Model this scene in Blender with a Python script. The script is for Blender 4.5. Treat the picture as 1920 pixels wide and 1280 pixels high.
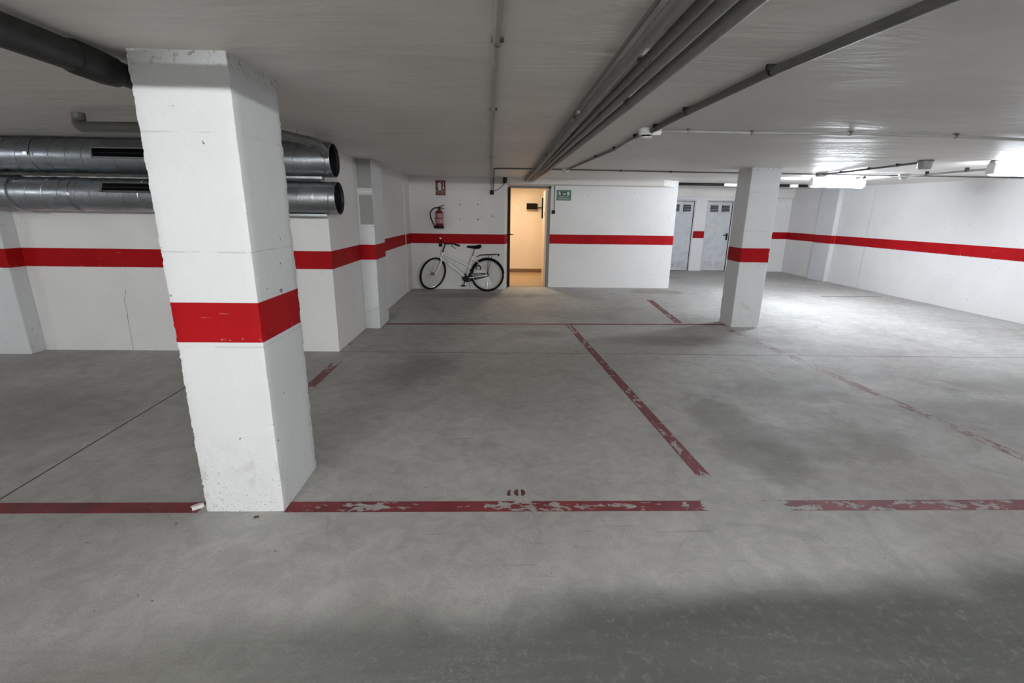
import bpy, bmesh, math, random
from mathutils import Vector, Matrix, noise
random.seed(7)
for o in list(bpy.data.objects):
    bpy.data.objects.remove(o)
SC = bpy.context.scene
COL = SC.collection
pi = math.pi

# ------------------------------------------------------------------ camera, world, exposure
cam_d = bpy.data.cameras.new('camera')
cam = bpy.data.objects.new('camera', cam_d)
COL.objects.link(cam)
YAW, PIT, ROL = 0.0307371, 0.2644462, 0.0144831
cam.location = (0, 0, 1.632)
f0 = Vector((math.sin(YAW), math.cos(YAW), 0)); r0 = Vector((math.cos(YAW), -math.sin(YAW), 0)); up = Vector((0, 0, 1))
fw = f0 * math.cos(PIT) - up * math.sin(PIT)
u0 = up * math.cos(PIT) + f0 * math.sin(PIT)
rr = r0 * math.cos(ROL) + u0 * math.sin(ROL)
uu = -r0 * math.sin(ROL) + u0 * math.cos(ROL)
cam.rotation_euler = Matrix((rr, uu, -fw)).transposed().to_euler()
cam_d.sensor_fit = 'HORIZONTAL'
cam_d.sensor_width = 36.0
cam_d.lens = 889.75 / 1920 * 36.0
cam_d.clip_start = 0.05
SC.camera = cam

W = bpy.data.worlds.new('world'); SC.world = W
W.use_nodes = True
W.node_tree.nodes['Background'].inputs[0].default_value = (0.8, 0.85, 0.9, 1)
W.node_tree.nodes['Background'].inputs[1].default_value = 0.0

SC.view_settings.view_transform = 'Standard'
SC.view_settings.look = 'None'
SC.view_settings.gamma = 1.0
SC.view_settings.use_curve_mapping = False
SC.view_settings.exposure = 0.15
SC.cycles.max_bounces = 6
SC.cycles.glossy_bounces = 2
SC.cycles.transmission_bounces = 2
LAMP = dict(right_back=250.0, right_front=40.0, behind=1400.0, far_left=28.0, aisle_fill=1900.0, room=92.0)
COOL = (0.88, 0.95, 1.04)
NEUTRAL = (0.985, 1.0, 0.995)

# ------------------------------------------------------------------ materials
def nmat(name):
    m = bpy.data.materials.new(name); m.use_nodes = True
    nt = m.node_tree
    return m, nt, nt.nodes['Principled BSDF']
class N:
    """small node-writing helper"""
    def __init__(s, nt):
        s.nt = nt
        s.tc = nt.nodes.new('ShaderNodeTexCoord').outputs['Object']
    def new(s, t, **k):
        n = s.nt.nodes.new(t)
        for a, b in k.items(): setattr(n, a, b)
        return n
    def link(s, a, b): s.nt.links.new(a, b)
    def mapping(s, scale=(1, 1, 1), loc=(0, 0, 0), rot=(0, 0, 0)):
        n = s.new('ShaderNodeMapping'); s.link(s.tc, n.inputs[0])
        n.inputs['Scale'].default_value = scale; n.inputs['Location'].default_value = loc; n.inputs['Rotation'].default_value = rot
        return n.outputs[0]
    def noise(s, scale, detail=6, rough=0.55, dist=0.0, vec=None):
        n = s.new('ShaderNodeTexNoise'); s.link(vec if vec is not None else s.tc, n.inputs['Vector'])
        n.inputs['Scale'].default_value = scale; n.inputs['Detail'].default_value = detail
        n.inputs['Roughness'].default_value = rough; n.inputs['Distortion'].default_value = dist
        return n.outputs[0]
    def remap(s, v, a, b, c=0.0, d=1.0, smooth=True):
        n = s.new('ShaderNodeMapRange'); n.interpolation_type = 'SMOOTHSTEP' if smooth else 'LINEAR'
        s.set(n.inputs[0], v)
        for i, x in zip((1, 2, 3, 4), (a, b, c, d)): n.inputs[i].default_value = x
        return n.outputs[0]
    def set(s, sock, v):
        if isinstance(v, (int, float)): sock.default_value = v
        else: s.link(v, sock)
    def math(s, op, a, b=0.0):
        n = s.new('ShaderNodeMath', operation=op); s.set(n.inputs[0], a); s.set(n.inputs[1], b)
        return n.outputs[0]
    def mix(s, f, a, b):
        n = s.new('ShaderNodeMix', data_type='RGBA'); s.set(n.inputs[0], f)
        for i, v in ((6, a), (7, b)):
            if isinstance(v, tuple): n.inputs[i].default_value = (*v, 1)
            else: s.link(v, n.inputs[i])
        return n.outputs[2]
    def xyz(s):
        n = s.new('ShaderNodeSeparateXYZ'); s.link(s.tc, n.inputs[0]); return n.outputs
    def bump(s, h, strength, dist, bsdf):
        n = s.new('ShaderNodeBump'); n.inputs['Strength'].default_value = strength; n.inputs['Distance'].default_value = dist
        s.link(h, n.inputs['Height']); s.link(n.outputs[0], bsdf.inputs['Normal'])

def simple(name, col, rough=0.5, metal=0.0, vary=0.12, scale=8.0, emit=None, bump=0.0, spec=0.5):
    m, nt, b = nmat(name); n = N(nt)
    v = n.remap(n.noise(scale, 5), 0.3, 0.7, 1 - vary, 1 + vary * 0.6, False)
    mx = n.new('ShaderNodeMix', data_type='RGBA', blend_type='MULTIPLY'); mx.inputs[0].default_value = 1
    mx.inputs[6].default_value = (*col, 1)
    cr = n.new('ShaderNodeCombineXYZ')
    for i in range(3): n.link(v, cr.inputs[i])
    n.link(cr.outputs[0], mx.inputs[7]); n.link(mx.outputs[2], b.inputs['Base Color'])
    b.inputs['Roughness'].default_value = rough; b.inputs['Metallic'].default_value = metal
    b.inputs['Specular IOR Level'].default_value = spec
    if bump: n.bump(n.noise(scale * 8, 4), bump, 0.003, b)
    if emit:
        b.inputs['Emission Color'].default_value = (*emit[0], 1); b.inputs['Emission Strength'].default_value = emit[1]
    return m

def wall_paint(name, base, dirt=0.5, bump=0.25, foot=0.35, pours=False):
    m, nt, b = nmat(name); n = N(nt)
    x, y, z = n.xyz()
    big = n.remap(n.noise(0.9, 4), 0.35, 0.7)
    c = n.mix(big, base, tuple(v * 0.93 for v in base))
    med = n.remap(n.noise(5, 6, 0.65, 0.6), 0.56, 0.75)
    c = n.mix(n.math('MULTIPLY', med, 0.16), c, tuple(v * 0.7 for v in base))
    # worn, speckled foot of the wall
    foot_m = n.remap(n.math('ADD', z, n.math('MULTIPLY', n.noise(3, 4), 0.35)), 0.1, 0.1 + foot, 1.0, 0.0)
    spk = n.remap(n.noise(85, 4, 0.65), 0.58, 0.68)
    spk = n.math('MULTIPLY', spk, foot_m)
    c = n.mix(n.math('MULTIPLY', spk, dirt), c, (0.16, 0.15, 0.14))
    # sparse pits everywhere
    pit = n.remap(n.noise(21, 2, 0.5), 0.735, 0.755)
    c = n.mix(n.math('MULTIPLY', pit, dirt * 0.9), c, (0.12, 0.115, 0.11))
    # thin slanted scuffs
    sc = n.noise(4, 2, 0.5, 0.0, n.mapping((14, 14, 1.4), rot=(0.2, 0.5, 0.4)))
    sc = n.math('MULTIPLY', n.remap(sc, 0.72, 0.76), n.remap(n.noise(1.3, 2), 0.5, 0.62))
    c = n.mix(n.math('MULTIPLY', sc, dirt * 0.7), c, (0.2, 0.2, 0.2))
    if pours:      # hairline casting joints and a rubbed patch of a concrete column
        for zj in (0.955, 1.43, 1.965):
            d = n.math('ABSOLUTE', n.math('SUBTRACT', n.math('ADD', z, n.math('MULTIPLY', n.noise(5, 3), 0.012)), zj + 0.006))
            ln = n.math('MULTIPLY', n.remap(d, 0.0, 0.006, 1.0, 0.0), n.remap(n.noise(7, 4, 0.6), 0.42, 0.6))
            c = n.mix(n.math('MULTIPLY', ln, 0.4), c, (0.25, 0.25, 0.25))
        rub = n.math('MULTIPLY', n.remap(n.noise(6, 7, 0.7, 0.8), 0.5, 0.72), n.remap(n.math('ABSOLUTE', n.math('SUBTRACT', z, 0.27)), 0.05, 0.16, 1.0, 0.0))
        c = n.mix(n.math('MULTIPLY', rub, 0.4), c, (0.33, 0.32, 0.31))
        topd = n.math('MULTIPLY', n.remap(z, 2.2, 2.29), n.remap(n.noise(40, 4, 0.65), 0.55, 0.63))
        c = n.mix(n.math('MULTIPLY', topd, 0.7), c, (0.2, 0.19, 0.18))
    n.link(c, b.inputs['Base Color'])
    b.inputs['Roughness'].default_value = 0.55
    b.inputs['Specular IOR Level'].default_value = 0.35
    n.bump(n.math('ADD', n.noise(14, 5), n.math('MULTIPLY', n.noise(120, 3), 0.5)), bump, 0.006, b)
    return m

def red_paint(name, col):
    m, nt, b = nmat(name); n = N(nt)
    x, y, z = n.xyz()
    c = n.mix(n.remap(n.noise(3, 5), 0.35, 0.7), col, tuple(v * 0.86 for v in col))
    low = n.remap(n.math('ADD', z, n.math('MULTIPLY', n.noise(30, 3), 0.05)), 1.01, 1.03, 1.0, 0.0)
    chip = n.math('MULTIPLY', n.remap(n.noise(38, 3, 0.6), 0.64, 0.67), low)
    c = n.mix(n.math('MULTIPLY', chip, 0.75), c, (0.55, 0.5, 0.48))
    sc = n.noise(5, 3, 0.5, 0, n.mapping((2, 2, 18), rot=(0, 0.3, 0)))
    c = n.mix(n.math('MULTIPLY', n.remap(sc, 0.7, 0.74), 0.35), c, (0.5, 0.2, 0.2))
    n.link(c, b.inputs['Base Color']); b.inputs['Roughness'].default_value = 0.6
    b.inputs['Specular IOR Level'].default_value = 0.1
    n.bump(n.noise(60, 4), 0.15, 0.004, b)
    return m

def concrete_floor():
    m, nt, b = nmat('concrete_floor'); n = N(nt)
    x, y, z = n.xyz()
    warm = (0.46, 0.445, 0.422); pale = (0.57, 0.562, 0.538); dark = (0.27, 0.262, 0.247)
    a = n.remap(n.noise(0.7, 7, 0.6, 0.4, n.mapping((1, 0.8, 1), (3.1, 1.7, 0))), 0.32, 0.68)
    c = n.mix(a, warm, pale)
    st = n.remap(n.noise(0.55, 6, 0.62, 0.8, n.mapping((1.0, 1.0, 1), (11.3, 4.2, 0))), 0.54, 0.74)
    c = n.mix(n.math('MULTIPLY', st, 0.42), c, dark)
    st2 = n.remap(n.noise(2.3, 6, 0.65, 1.2, n.mapping((0.75, 1, 1), (5, 9, 0))), 0.52, 0.72)
    c = n.mix(n.math('MULTIPLY', st2, 0.42), c, dark)
    lite = n.remap(n.noise(3.1, 6, 0.7, 0.8, n.mapping((1, 1, 1), (1, 22, 0))), 0.58, 0.74)
    c = n.mix(n.math('MULTIPLY', lite, 0.35), c, (0.4, 0.4, 0.385))
    # tyre-polished driving lane nearest the viewer, greener and darker, with a soft uneven border
    edge = n.math('ADD', n.math('ADD', y, n.math('MULTIPLY', x, -0.085)), n.math('MULTIPLY', n.math('SUBTRACT', n.noise(1.1, 5), 0.5), 0.5))
    lane = n.remap(edge, 1.50, 1.80, 1.0, 0.0)
    right = n.remap(x, -2.2, 0.6, 0.30, 1.0)
    lane_f = n.math('MULTIPLY', n.math('MULTIPLY', lane, right), 0.93)
    green = n.mix(n.remap(n.noise(0.9, 5, 0.6, 0.5, n.mapping((0.5, 2.2, 1))), 0.35, 0.7), (0.052, 0.058, 0.051), (0.11, 0.116, 0.104))
    c = n.mix(lane_f, c, green)
    # drag streaks along the lane
    sk = n.remap(n.noise(7, 6, 0.6, 0, n.mapping((0.35, 4.5, 1))), 0.45, 0.75)
    c = n.mix(n.math('MULTIPLY', n.math('MULTIPLY', sk, lane), 0.25), c, (0.09, 0.095, 0.088))
    # pale scraped flecks
    fl = n.remap(n.noise(70, 5, 0.82, 0.0), 0.52, 0.66)
    flm = n.remap(n.noise(1.9, 4, 0.6, 0.3, n.mapping((1, 1, 1), (7.7, 3.3, 0))), 0.47, 0.66)
    fl = n.math('MULTIPLY', n.math('MULTIPLY', fl, flm), n.remap(y, 1.0, 1.9, 1.0, 0.25))
    c = n.mix(n.math('MULTIPLY', fl, 0.75), c, (0.48, 0.48, 0.46))
    # stains: old oil and tyre patches of bays; second also paints near column's shadow
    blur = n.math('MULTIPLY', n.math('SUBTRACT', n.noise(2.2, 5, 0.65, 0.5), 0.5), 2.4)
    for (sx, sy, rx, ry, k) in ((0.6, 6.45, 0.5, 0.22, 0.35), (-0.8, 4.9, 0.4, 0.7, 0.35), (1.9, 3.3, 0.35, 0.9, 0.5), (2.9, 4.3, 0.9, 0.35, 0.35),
                                (2.5, 3.15, 0.8, 0.3, 0.4), (4.3, 3.7, 1.0, 0.4, 0.4), (-0.2, 9.6, 1.3, 0.35, 0.45), (2.3, 6.1, 1.1, 0.3, 0.4),
                                (5.6, 4.4, 1.4, 0.3, 0.3), (-4.2, 3.6, 1.5, 0.7, 0.3)):
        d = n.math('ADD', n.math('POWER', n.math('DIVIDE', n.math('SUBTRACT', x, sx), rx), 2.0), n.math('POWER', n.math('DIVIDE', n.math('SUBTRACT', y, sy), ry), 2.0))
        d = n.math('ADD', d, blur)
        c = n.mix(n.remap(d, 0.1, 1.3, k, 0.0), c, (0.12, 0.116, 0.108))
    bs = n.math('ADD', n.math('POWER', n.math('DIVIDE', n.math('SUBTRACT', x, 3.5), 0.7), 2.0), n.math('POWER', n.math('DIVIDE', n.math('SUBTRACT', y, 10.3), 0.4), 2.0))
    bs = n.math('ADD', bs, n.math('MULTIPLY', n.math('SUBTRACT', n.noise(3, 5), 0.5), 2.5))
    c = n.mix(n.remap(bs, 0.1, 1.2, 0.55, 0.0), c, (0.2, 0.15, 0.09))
    # curved scrape of a turning wheel in the right bay
    d = n.math('SQRT', n.math('ADD', n.math('POWER', n.math('SUBTRACT', x, 3.3), 2.0), n.math('POWER', n.math('SUBTRACT', y, 1.75), 2.0)))
    d = n.math('ABSOLUTE', n.math('SUBTRACT', n.math('ADD', d, n.math('MULTIPLY', n.noise(4, 4), 0.05)), 1.36))
    arc = n.math('MULTIPLY', n.remap(d, 0.0, 0.05, 1, 0), n.remap(x, 2.0, 3.0, 1.0, 0.0))
    c = n.mix(n.math('MULTIPLY', arc, 0.14), c, (0.12, 0.115, 0.11))
    # dark specks
    sp = n.remap(n.noise(26, 2, 0.5), 0.745, 0.765)
    c = n.mix(n.math('MULTIPLY', sp, 0.7), c, (0.07, 0.065, 0.06))
    # faint pink dust rubbed off the painted lines
    pk = n.remap(n.noise(0.45, 3, 0.5, 0, n.mapping((1, 1, 1), (2, 40, 0))), 0.5, 0.7)
    c = n.mix(n.math('MULTIPLY', pk, 0.12), c, (0.3, 0.2, 0.2))
    # scoured mottling at hand scale, finer grain, and thin scuffs in several directions
    mo = n.remap(n.noise(7.5, 6, 0.72, 0.7), 0.36, 0.66, 0.0, 1.0)
    c = n.mix(n.math('MULTIPLY', n.math('SUBTRACT', 1.0, mo), 0.26), c, (0.15, 0.147, 0.137))
    mo2 = n.remap(n.noise(22, 5, 0.75, 0.4), 0.5, 0.72)
    c = n.mix(n.math('MULTIPLY', mo2, 0.2), c, (0.5, 0.495, 0.475))
    for k, (rot, sd) in enumerate(((0.5, 3.0), (1.25, 8.0), (-0.6, 15.0))):
        sv = n.noise(6, 5, 0.6, 0.2, n.mapping((0.35, 5.5, 1), (sd, sd, 0), (0, 0, rot)))
        sm = n.math('MULTIPLY', n.remap(sv, 0.6, 0.68), n.remap(n.noise(0.9, 3, 0.5, 0, n.mapping((1, 1, 1), (sd, 2 * sd, 0))), 0.5, 0.62))
        c = n.mix(n.math('MULTIPLY', sm, 0.3 if k != 1 else 0.1), c, (0.16, 0.157, 0.147) if k != 1 else (0.52, 0.51, 0.49))
    grain = n.remap(n.noise(110, 4, 0.8), 0.3, 0.7, 0.0, 1.0, False)
    c = n.mix(n.math('MULTIPLY', grain, 0.34), c, (0.08, 0.08, 0.075))
    n.link(c, b.inputs['Base Color'])
    n.link(n.remap(n.noise(2.0, 6, 0.6), 0.3, 0.7, 0.58, 0.82, False), b.inputs['Roughness'])
    b.inputs['Specular IOR Level'].default_value = 0.4
    h = n.math('ADD', n.math('MULTIPLY', n.noise(5, 6), 0.6), n.math('MULTIPLY', n.noise(70, 5, 0.7), 0.35))
    n.bump(h, 0.5, 0.01, b)
    return m

def concrete_ceiling():
    m, nt, b = nmat('plastered_ceiling'); n = N(nt)
    c = n.mix(n.remap(n.noise(0.8, 6, 0.6, 0.5), 0.35, 0.7), (0.76, 0.735, 0.70), (0.69, 0.665, 0.635))
    st = n.remap(n.noise(3, 6, 0.6, 0.5, n.mapping((0.6, 2.0, 1))), 0.45, 0.75)
    c = n.mix(n.math('MULTIPLY', st, 0.25), c, (0.54, 0.52, 0.495))
    n.link(c, b.inputs['Base Color']); b.inputs['Roughness'].default_value = 0.5
    b.inputs['Specular IOR Level'].default_value = 0.28
    h = n.math('ADD', n.noise(1.6, 5, 0.5, 0.5, n.mapping((0.7, 2.6, 1))), n.math('MULTIPLY', n.noise(26, 4), 0.06))
    n.bump(h, 0.5, 0.03, b)
    return m

def line_paint(name, length, width, wear, faint=1.0, col=(0.25, 0.036, 0.044), seed=0.0, end_a=0.0, end_b=0.0):
    """chipped floor paint: x runs along the line, y across it"""
    m, nt, b = nmat(name); n = N(nt)
    x, y, z = n.xyz()
    vec = n.mapping((0.8, 1.5, 1), (seed, seed * 1.7, 0))
    v = n.noise(12, 9, 0.68, 0.6, vec)
    big = n.noise(1.15, 3, 0.5, 0, n.mapping((1, 0.3, 1), (seed * 2.3, 0, 0)))
    v = n.math('ADD', n.math('MULTIPLY', v, 0.62), n.math('MULTIPLY', big, 0.55))
    ed = n.math('MULTIPLY', n.math('POWER', n.math('DIVIDE', n.math('ABSOLUTE', y), width / 2), 6.0), 0.05)
    v = n.math('ADD', v, ed)
    if end_a: v = n.math('SUBTRACT', v, n.remap(x, 0, end_a, 0.3, 0.0))
    if end_b: v = n.math('SUBTRACT', v, n.remap(x, length - end_b, length, 0.0, 0.3))
    mask = n.remap(v, wear, wear + 0.018)
    soft = n.remap(n.noise(2.5, 5, 0.6, 0.3, n.mapping((1, 1, 1), (seed + 9, 3, 0))), 0.3, 0.7, 0.72, 1.0)
    mask = n.math('MULTIPLY', n.math('MULTIPLY', mask, soft), faint)
    c = n.mix(n.remap(n.noise(4, 5), 0.35, 0.65), col, (col[0] * 0.72, col[1] * 0.8, col[2] * 0.8))
    n.link(c, b.inputs['Base Color']); b.inputs['Roughness'].default_value = 0.55
    tr = n.new('ShaderNodeBsdfTransparent'); mx = n.new('ShaderNodeMixShader')
    n.link(mask, mx.inputs[0]); n.link(tr.outputs[0], mx.inputs[1]); n.link(b.outputs[0], mx.inputs[2])
    n.link(mx.outputs[0], nt.nodes['Material Output'].inputs[0])
    return m

def galvanised(name, base=(0.50, 0.53, 0.56), rough=0.32, metal=1.0):
    m, nt, b = nmat(name); n = N(nt)
    vo = n.new('ShaderNodeTexVoronoi'); n.link(n.tc, vo.inputs[0]); vo.inputs['Scale'].default_value = 55
    c = n.mix(n.remap(vo.outputs['Distance'], 0, 0.7), base, tuple(v * 0.8 for v in base))
    c = n.mix(n.remap(n.noise(5, 5, 0.6), 0.4, 0.7, 0, 0.5), c, tuple(v * 0.6 for v in base))
    n.link(c, b.inputs['Base Color']); b.inputs['Metallic'].default_value = metal
    n.link(n.remap(n.noise(9, 4), 0.3, 0.7, rough - 0.06, rough + 0.12, False), b.inputs['Roughness'])
    return m

M = {}
M['wall'] = wall_paint('white_wall_paint', (0.755, 0.745, 0.735), 0.5, 0.2)
M['wall_side'] = wall_paint('block_wall_paint', (0.75, 0.735, 0.72), 0.75, 0.45, 0.7)
M['column'] = wall_paint('white_column_paint', (0.665, 0.68, 0.69), 0.85, 0.6, 0.6, True)
M['grey_patch'] = wall_paint('bare_cement', (0.36, 0.36, 0.335), 0.5, 0.5)
M['red'] = red_paint('red_band_paint', (0.375, 0.006, 0.009))
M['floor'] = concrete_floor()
M['ceiling'] = concrete_ceiling()
M['joint'] = simple('floor_joint', (0.075, 0.072, 0.068), 0.9, vary=0.3, scale=20)
M['duct'] = galvanised('spiral_duct_zinc')
M['duct_in'] = simple('duct_inside', (0.012, 0.012, 0.015), 0.7, spec=0.1)
M['steel_door'] = galvanised('galvanised_door', (0.66, 0.675, 0.70), 0.5, 0.15)
M['lobby_dark'] = simple('dark_lobby_metal', (0.012, 0.008, 0.006), 0.7, spec=0.05)
M['pvc_dark'] = simple('dark_drain_pvc', (0.026, 0.028, 0.026), 0.5, vary=0.3, spec=0.3)
M['pvc_grey'] = simple('grey_drain_pvc', (0.15, 0.15, 0.142), 0.5, vary=0.2)
M['conduit'] = simple('grey_conduit', (0.23, 0.225, 0.215), 0.5, vary=0.15)
M['conduit_dark'] = simple('dark_grey_conduit', (0.13, 0.127, 0.12), 0.5, vary=0.15)
M['conduit_pale'] = simple('pale_conduit', (0.36, 0.355, 0.335), 0.5, vary=0.15)
M['black'] = simple('black_plastic', (0.009, 0.009, 0.010), 0.5, spec=0.15)
M['rubber'] = simple('tyre_rubber', (0.009, 0.009, 0.010), 0.8, spec=0.1)
M['white_plastic'] = simple('white_plastic', (0.66, 0.66, 0.63), 0.4, vary=0.06)
M['grey_plastic'] = simple('grey_plastic', (0.33, 0.33, 0.32), 0.45)
M['chrome'] = simple('bright_steel', (0.62, 0.62, 0.63), 0.25, 1.0, 0.05)
M['bike_white'] = simple('bicycle_white_enamel', (0.82, 0.815, 0.79), 0.35, vary=0.06)
M['cyl_red'] = simple('extinguisher_red', (0.17, 0.010, 0.018), 0.35, vary=0.08)
M['label_pale'] = simple('printed_label', (0.42, 0.22, 0.24), 0.5, vary=0.25, scale=50)
M['sign_red'] = simple('sign_red', (0.13, 0.009, 0.011), 0.5, vary=0.05)
M['sign_green'] = simple('sign_green', (0.012, 0.105, 0.065), 0.5, vary=0.05)
M['sign_white'] = simple('sign_white', (0.62, 0.64, 0.61), 0.5, vary=0.04)
M['brown_frame'] = simple('dark_brown_frame', (0.022, 0.015, 0.010), 0.6, spec=0.1)
M['grey_frame'] = simple('grey_door_frame', (0.19, 0.18, 0.16), 0.55)
M['cream'] = wall_paint('cream_room_paint', (0.80, 0.67, 0.52), 0.1, 0.1)
M['room_tile'] = simple('tan_tile', (0.40, 0.27, 0.15), 0.4, vary=0.15, scale=3)
M['skirting'] = simple('brown_skirting', (0.20, 0.105, 0.045), 0.5)
M['leaf'] = simple('cream_door_leaf', (0.80, 0.76, 0.68), 0.4, vary=0.04)
M['housing'] = simple('lamp_housing', (0.55, 0.56, 0.56), 0.4, vary=0.05)
M['chunk'] = simple('plaster_white', (0.72, 0.70, 0.67), 0.8, vary=0.15, scale=60)
M['dry_leaf'] = simple('dry_brown_scrap', (0.09, 0.05, 0.035), 0.8)
M['slot'] = simple('dark_slot', (0.004, 0.004, 0.005), 0.8, spec=0.05)

def emitter(name, col, strength):
    return simple(name, (0.8, 0.8, 0.8), 0.4, vary=0.0, emit=(col, strength))

# ------------------------------------------------------------------ mesh building
class MB:
    def __init__(s): s.v = []; s.f = []
    def add(s, vs, fs, mat=None):
        b = len(s.v)
        s.v += [tuple(mat @ Vector(p)) if mat else tuple(p) for p in vs]
        s.f += [tuple(b + i for i in f) for f in fs]
        return s
    def box(s, a, c, mat=None):
        x0, y0, z0 = a; x1, y1, z1 = c
        vs = [(x0, y0, z0), (x1, y0, z0), (x1, y1, z0), (x0, y1, z0), (x0, y0, z1), (x1, y0, z1), (x1, y1, z1), (x0, y1, z1)]
        return s.add(vs, [(0, 3, 2, 1), (4, 5, 6, 7), (0, 1, 5, 4), (1, 2, 6, 5), (2, 3, 7, 6), (3, 0, 4, 7)], mat)
    def prism(s, plan, z0, z1):
        """plan: counter-clockwise (x, y); z1 may be a function of x, y"""
        n = len(plan)
        zt = z1 if callable(z1) else (lambda x, y: z1)
        vs = [(x, y, z0) for x, y in plan] + [(x, y, zt(x, y)) for x, y in plan]
        fs = [tuple(range(n - 1, -1, -1)), tuple(range(n, 2 * n))]
        fs += [(i, (i + 1) % n, n + (i + 1) % n, n + i) for i in range(n)]
        return s.add(vs, fs)
    def tube(s, pts, r, n=10, closed=False, caps=True, mat=None):
        P = [Vector(p) for p in pts]
        R = r if isinstance(r, (list, tuple)) else [r] * len(P)
        m = len(P); rings = []
        prev = None
        for i in range(m):
            a = P[i - 1] if (i > 0 or closed) else P[i]
            c = P[(i + 1) % m] if (i < m - 1 or closed) else P[i]
            t1 = (P[i] - a); t2 = (c - P[i])
            t1 = t1.normalized() if t1.length > 1e-9 else t2.normalized()
            t2 = t2.normalized() if t2.length > 1e-9 else t1
            t = (t1 + t2).normalized()
            if prev is None:
                h = Vector((0, 0, 1)) if abs(t.z) < 0.9 else Vector((1, 0, 0))
                x = t.cross(h).normalized()
            else:
                x = (prev - t * prev.dot(t)).normalized()
            prev = x
            y = t.cross(x)
            cosb = max(0.5, t.dot(t1))
            rings.append([P[i] + (x * math.cos(2 * pi * k / n) + y * math.sin(2 * pi * k / n)) * (R[i] / cosb if False else R[i]) for k in range(n)])
        vs = [p for ring in rings for p in ring]; fs = []
        for i in range(m if closed else m - 1):
            j = (i + 1) % m
            for k in range(n):
                fs.append((i * n + k, i * n + (k + 1) % n, j * n + (k + 1) % n, j * n + k))
        if caps and not closed:
            fs.append(tuple(range(n - 1, -1, -1))); fs.append(tuple(range((m - 1) * n, m * n)))
        return s.add(vs, fs, mat)
    def lathe(s, prof, origin=(0, 0, 0), axis='Z', n=20, mat=None, caps=True):
        """prof: (radius, height) pairs"""
        vs = []; fs = []
        for r, h in prof:
            for k in range(n):
                a = 2 * pi * k / n; u, v = r * math.cos(a), r * math.sin(a)
                p = {'Z': (u, v, h), 'X': (h, u, v), 'Y': (v, h, u)}[axis]
                vs.append((p[0] + origin[0], p[1] + origin[1], p[2] + origin[2]))
        for i in range(len(prof) - 1):
            for k in range(n):
                fs.append((i * n + k, i * n + (k + 1) % n, (i + 1) * n + (k + 1) % n, (i + 1) * n + k))
        if caps and prof[0][0] > 1e-6: fs.append(tuple(range(n - 1, -1, -1)))
        if caps and prof[-1][0] > 1e-6: fs.append(tuple(range((len(prof) - 1) * n, len(prof) * n)))
        return s.add(vs, fs, mat)
    def torus(s, R, r, n=40, k=8, mat=None, origin=(0, 0, 0)):
        """ring in the local xz plane"""
        return s.tube([(origin[0] + R * math.cos(2 * pi * i / n), origin[1], origin[2] + R * math.sin(2 * pi * i / n)) for i in range(n)], r, k, True, mat=mat)
    def build(s, name, mat, parent=None, origin=None, local=False, smooth=True, bevel=0.0):
        me = bpy.data.meshes.new(name)
        o = bpy.data.objects.new(name, me)
        off = Vector((0, 0, 0))
        if parent is not None and not local: off = WL[parent.name]
        if parent is None and origin is not None: off = Vector(origin); o.location = off
        me.from_pydata([tuple(Vector(p) - off) for p in s.v], [], s.f)
        bm = bmesh.new(); bm.from_mesh(me); bmesh.ops.remove_doubles(bm, verts=bm.verts, dist=1e-6)
        if bevel:
            eds = [e for e in bm.edges if len(e.link_faces) == 2 and e.calc_face_angle(0) > 0.6]
            bmesh.ops.bevel(bm, geom=eds, offset=bevel, segments=2, affect='EDGES', clamp_overlap=True)
        bmesh.ops.recalc_face_normals(bm, faces=bm.faces)
        bm.to_mesh(me); bm.free()
        if smooth:
            me.polygons.foreach_set('use_smooth', [True] * len(me.polygons))
            me.set_sharp_from_angle(angle=0.7)
        me.materials.append(mat if not isinstance(mat, str) else M[mat])
        COL.objects.link(o)
        WL[o.name] = off if parent is None else (Vector(WL[parent.name]))
        if parent is not None: o.parent = parent
        return o
WL = {}
def thing(name, label, cat, loc=(0, 0, 0), rot=(0, 0, 0), group=None):
    o = bpy.data.objects.new(name, None); COL.objects.link(o)
    o.empty_display_size = 0.1
    o.location = loc; o.rotation_euler = rot
    WL[o.name] = Vector(loc)
    return tag(o, label, cat, group)
def tag(o, label, cat=None, group=None):
    o['label'] = label
    if cat: o['category'] = cat
    if group: o['group'] = group
    return o
def structure(o, label=None):
    o['kind'] = 'structure'
    if label: o['label'] = label
    return o
def arc(c, r, a0, a1, u, v, n=6):
    c, u, v = Vector(c), Vector(u), Vector(v)
    return [c + u * r * math.cos(a0 + (a1 - a0) * i / n) + v * r * math.sin(a0 + (a1 - a0) * i / n) for i in range(n + 1)]
def rounded(pts, r, n=5):
    """polyline with filleted corners"""
    P = [Vector(p) for p in pts]; out = [P[0]]
    for i in range(1, len(P) - 1):
        a, b, c = P[i - 1], P[i], P[i + 1]
        d1 = (a - b); d2 = (c - b); q = min(r, d1.length * 0.45, d2.length * 0.45)
        p1 = b + d1.normalized() * q; p2 = b + d2.normalized() * q
        for k in range(n + 1):
            t = k / n
            out.append(p1 * (1 - t) ** 2 + b * 2 * t * (1 - t) + p2 * t * t)
    out.append(P[-1]); return out

B0, B1 = 0.979, 1.183          # the red band's height
def ceil_z(x, y): return 2.295 + 0.0165 * max(0.0, y - 7.2)

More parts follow.
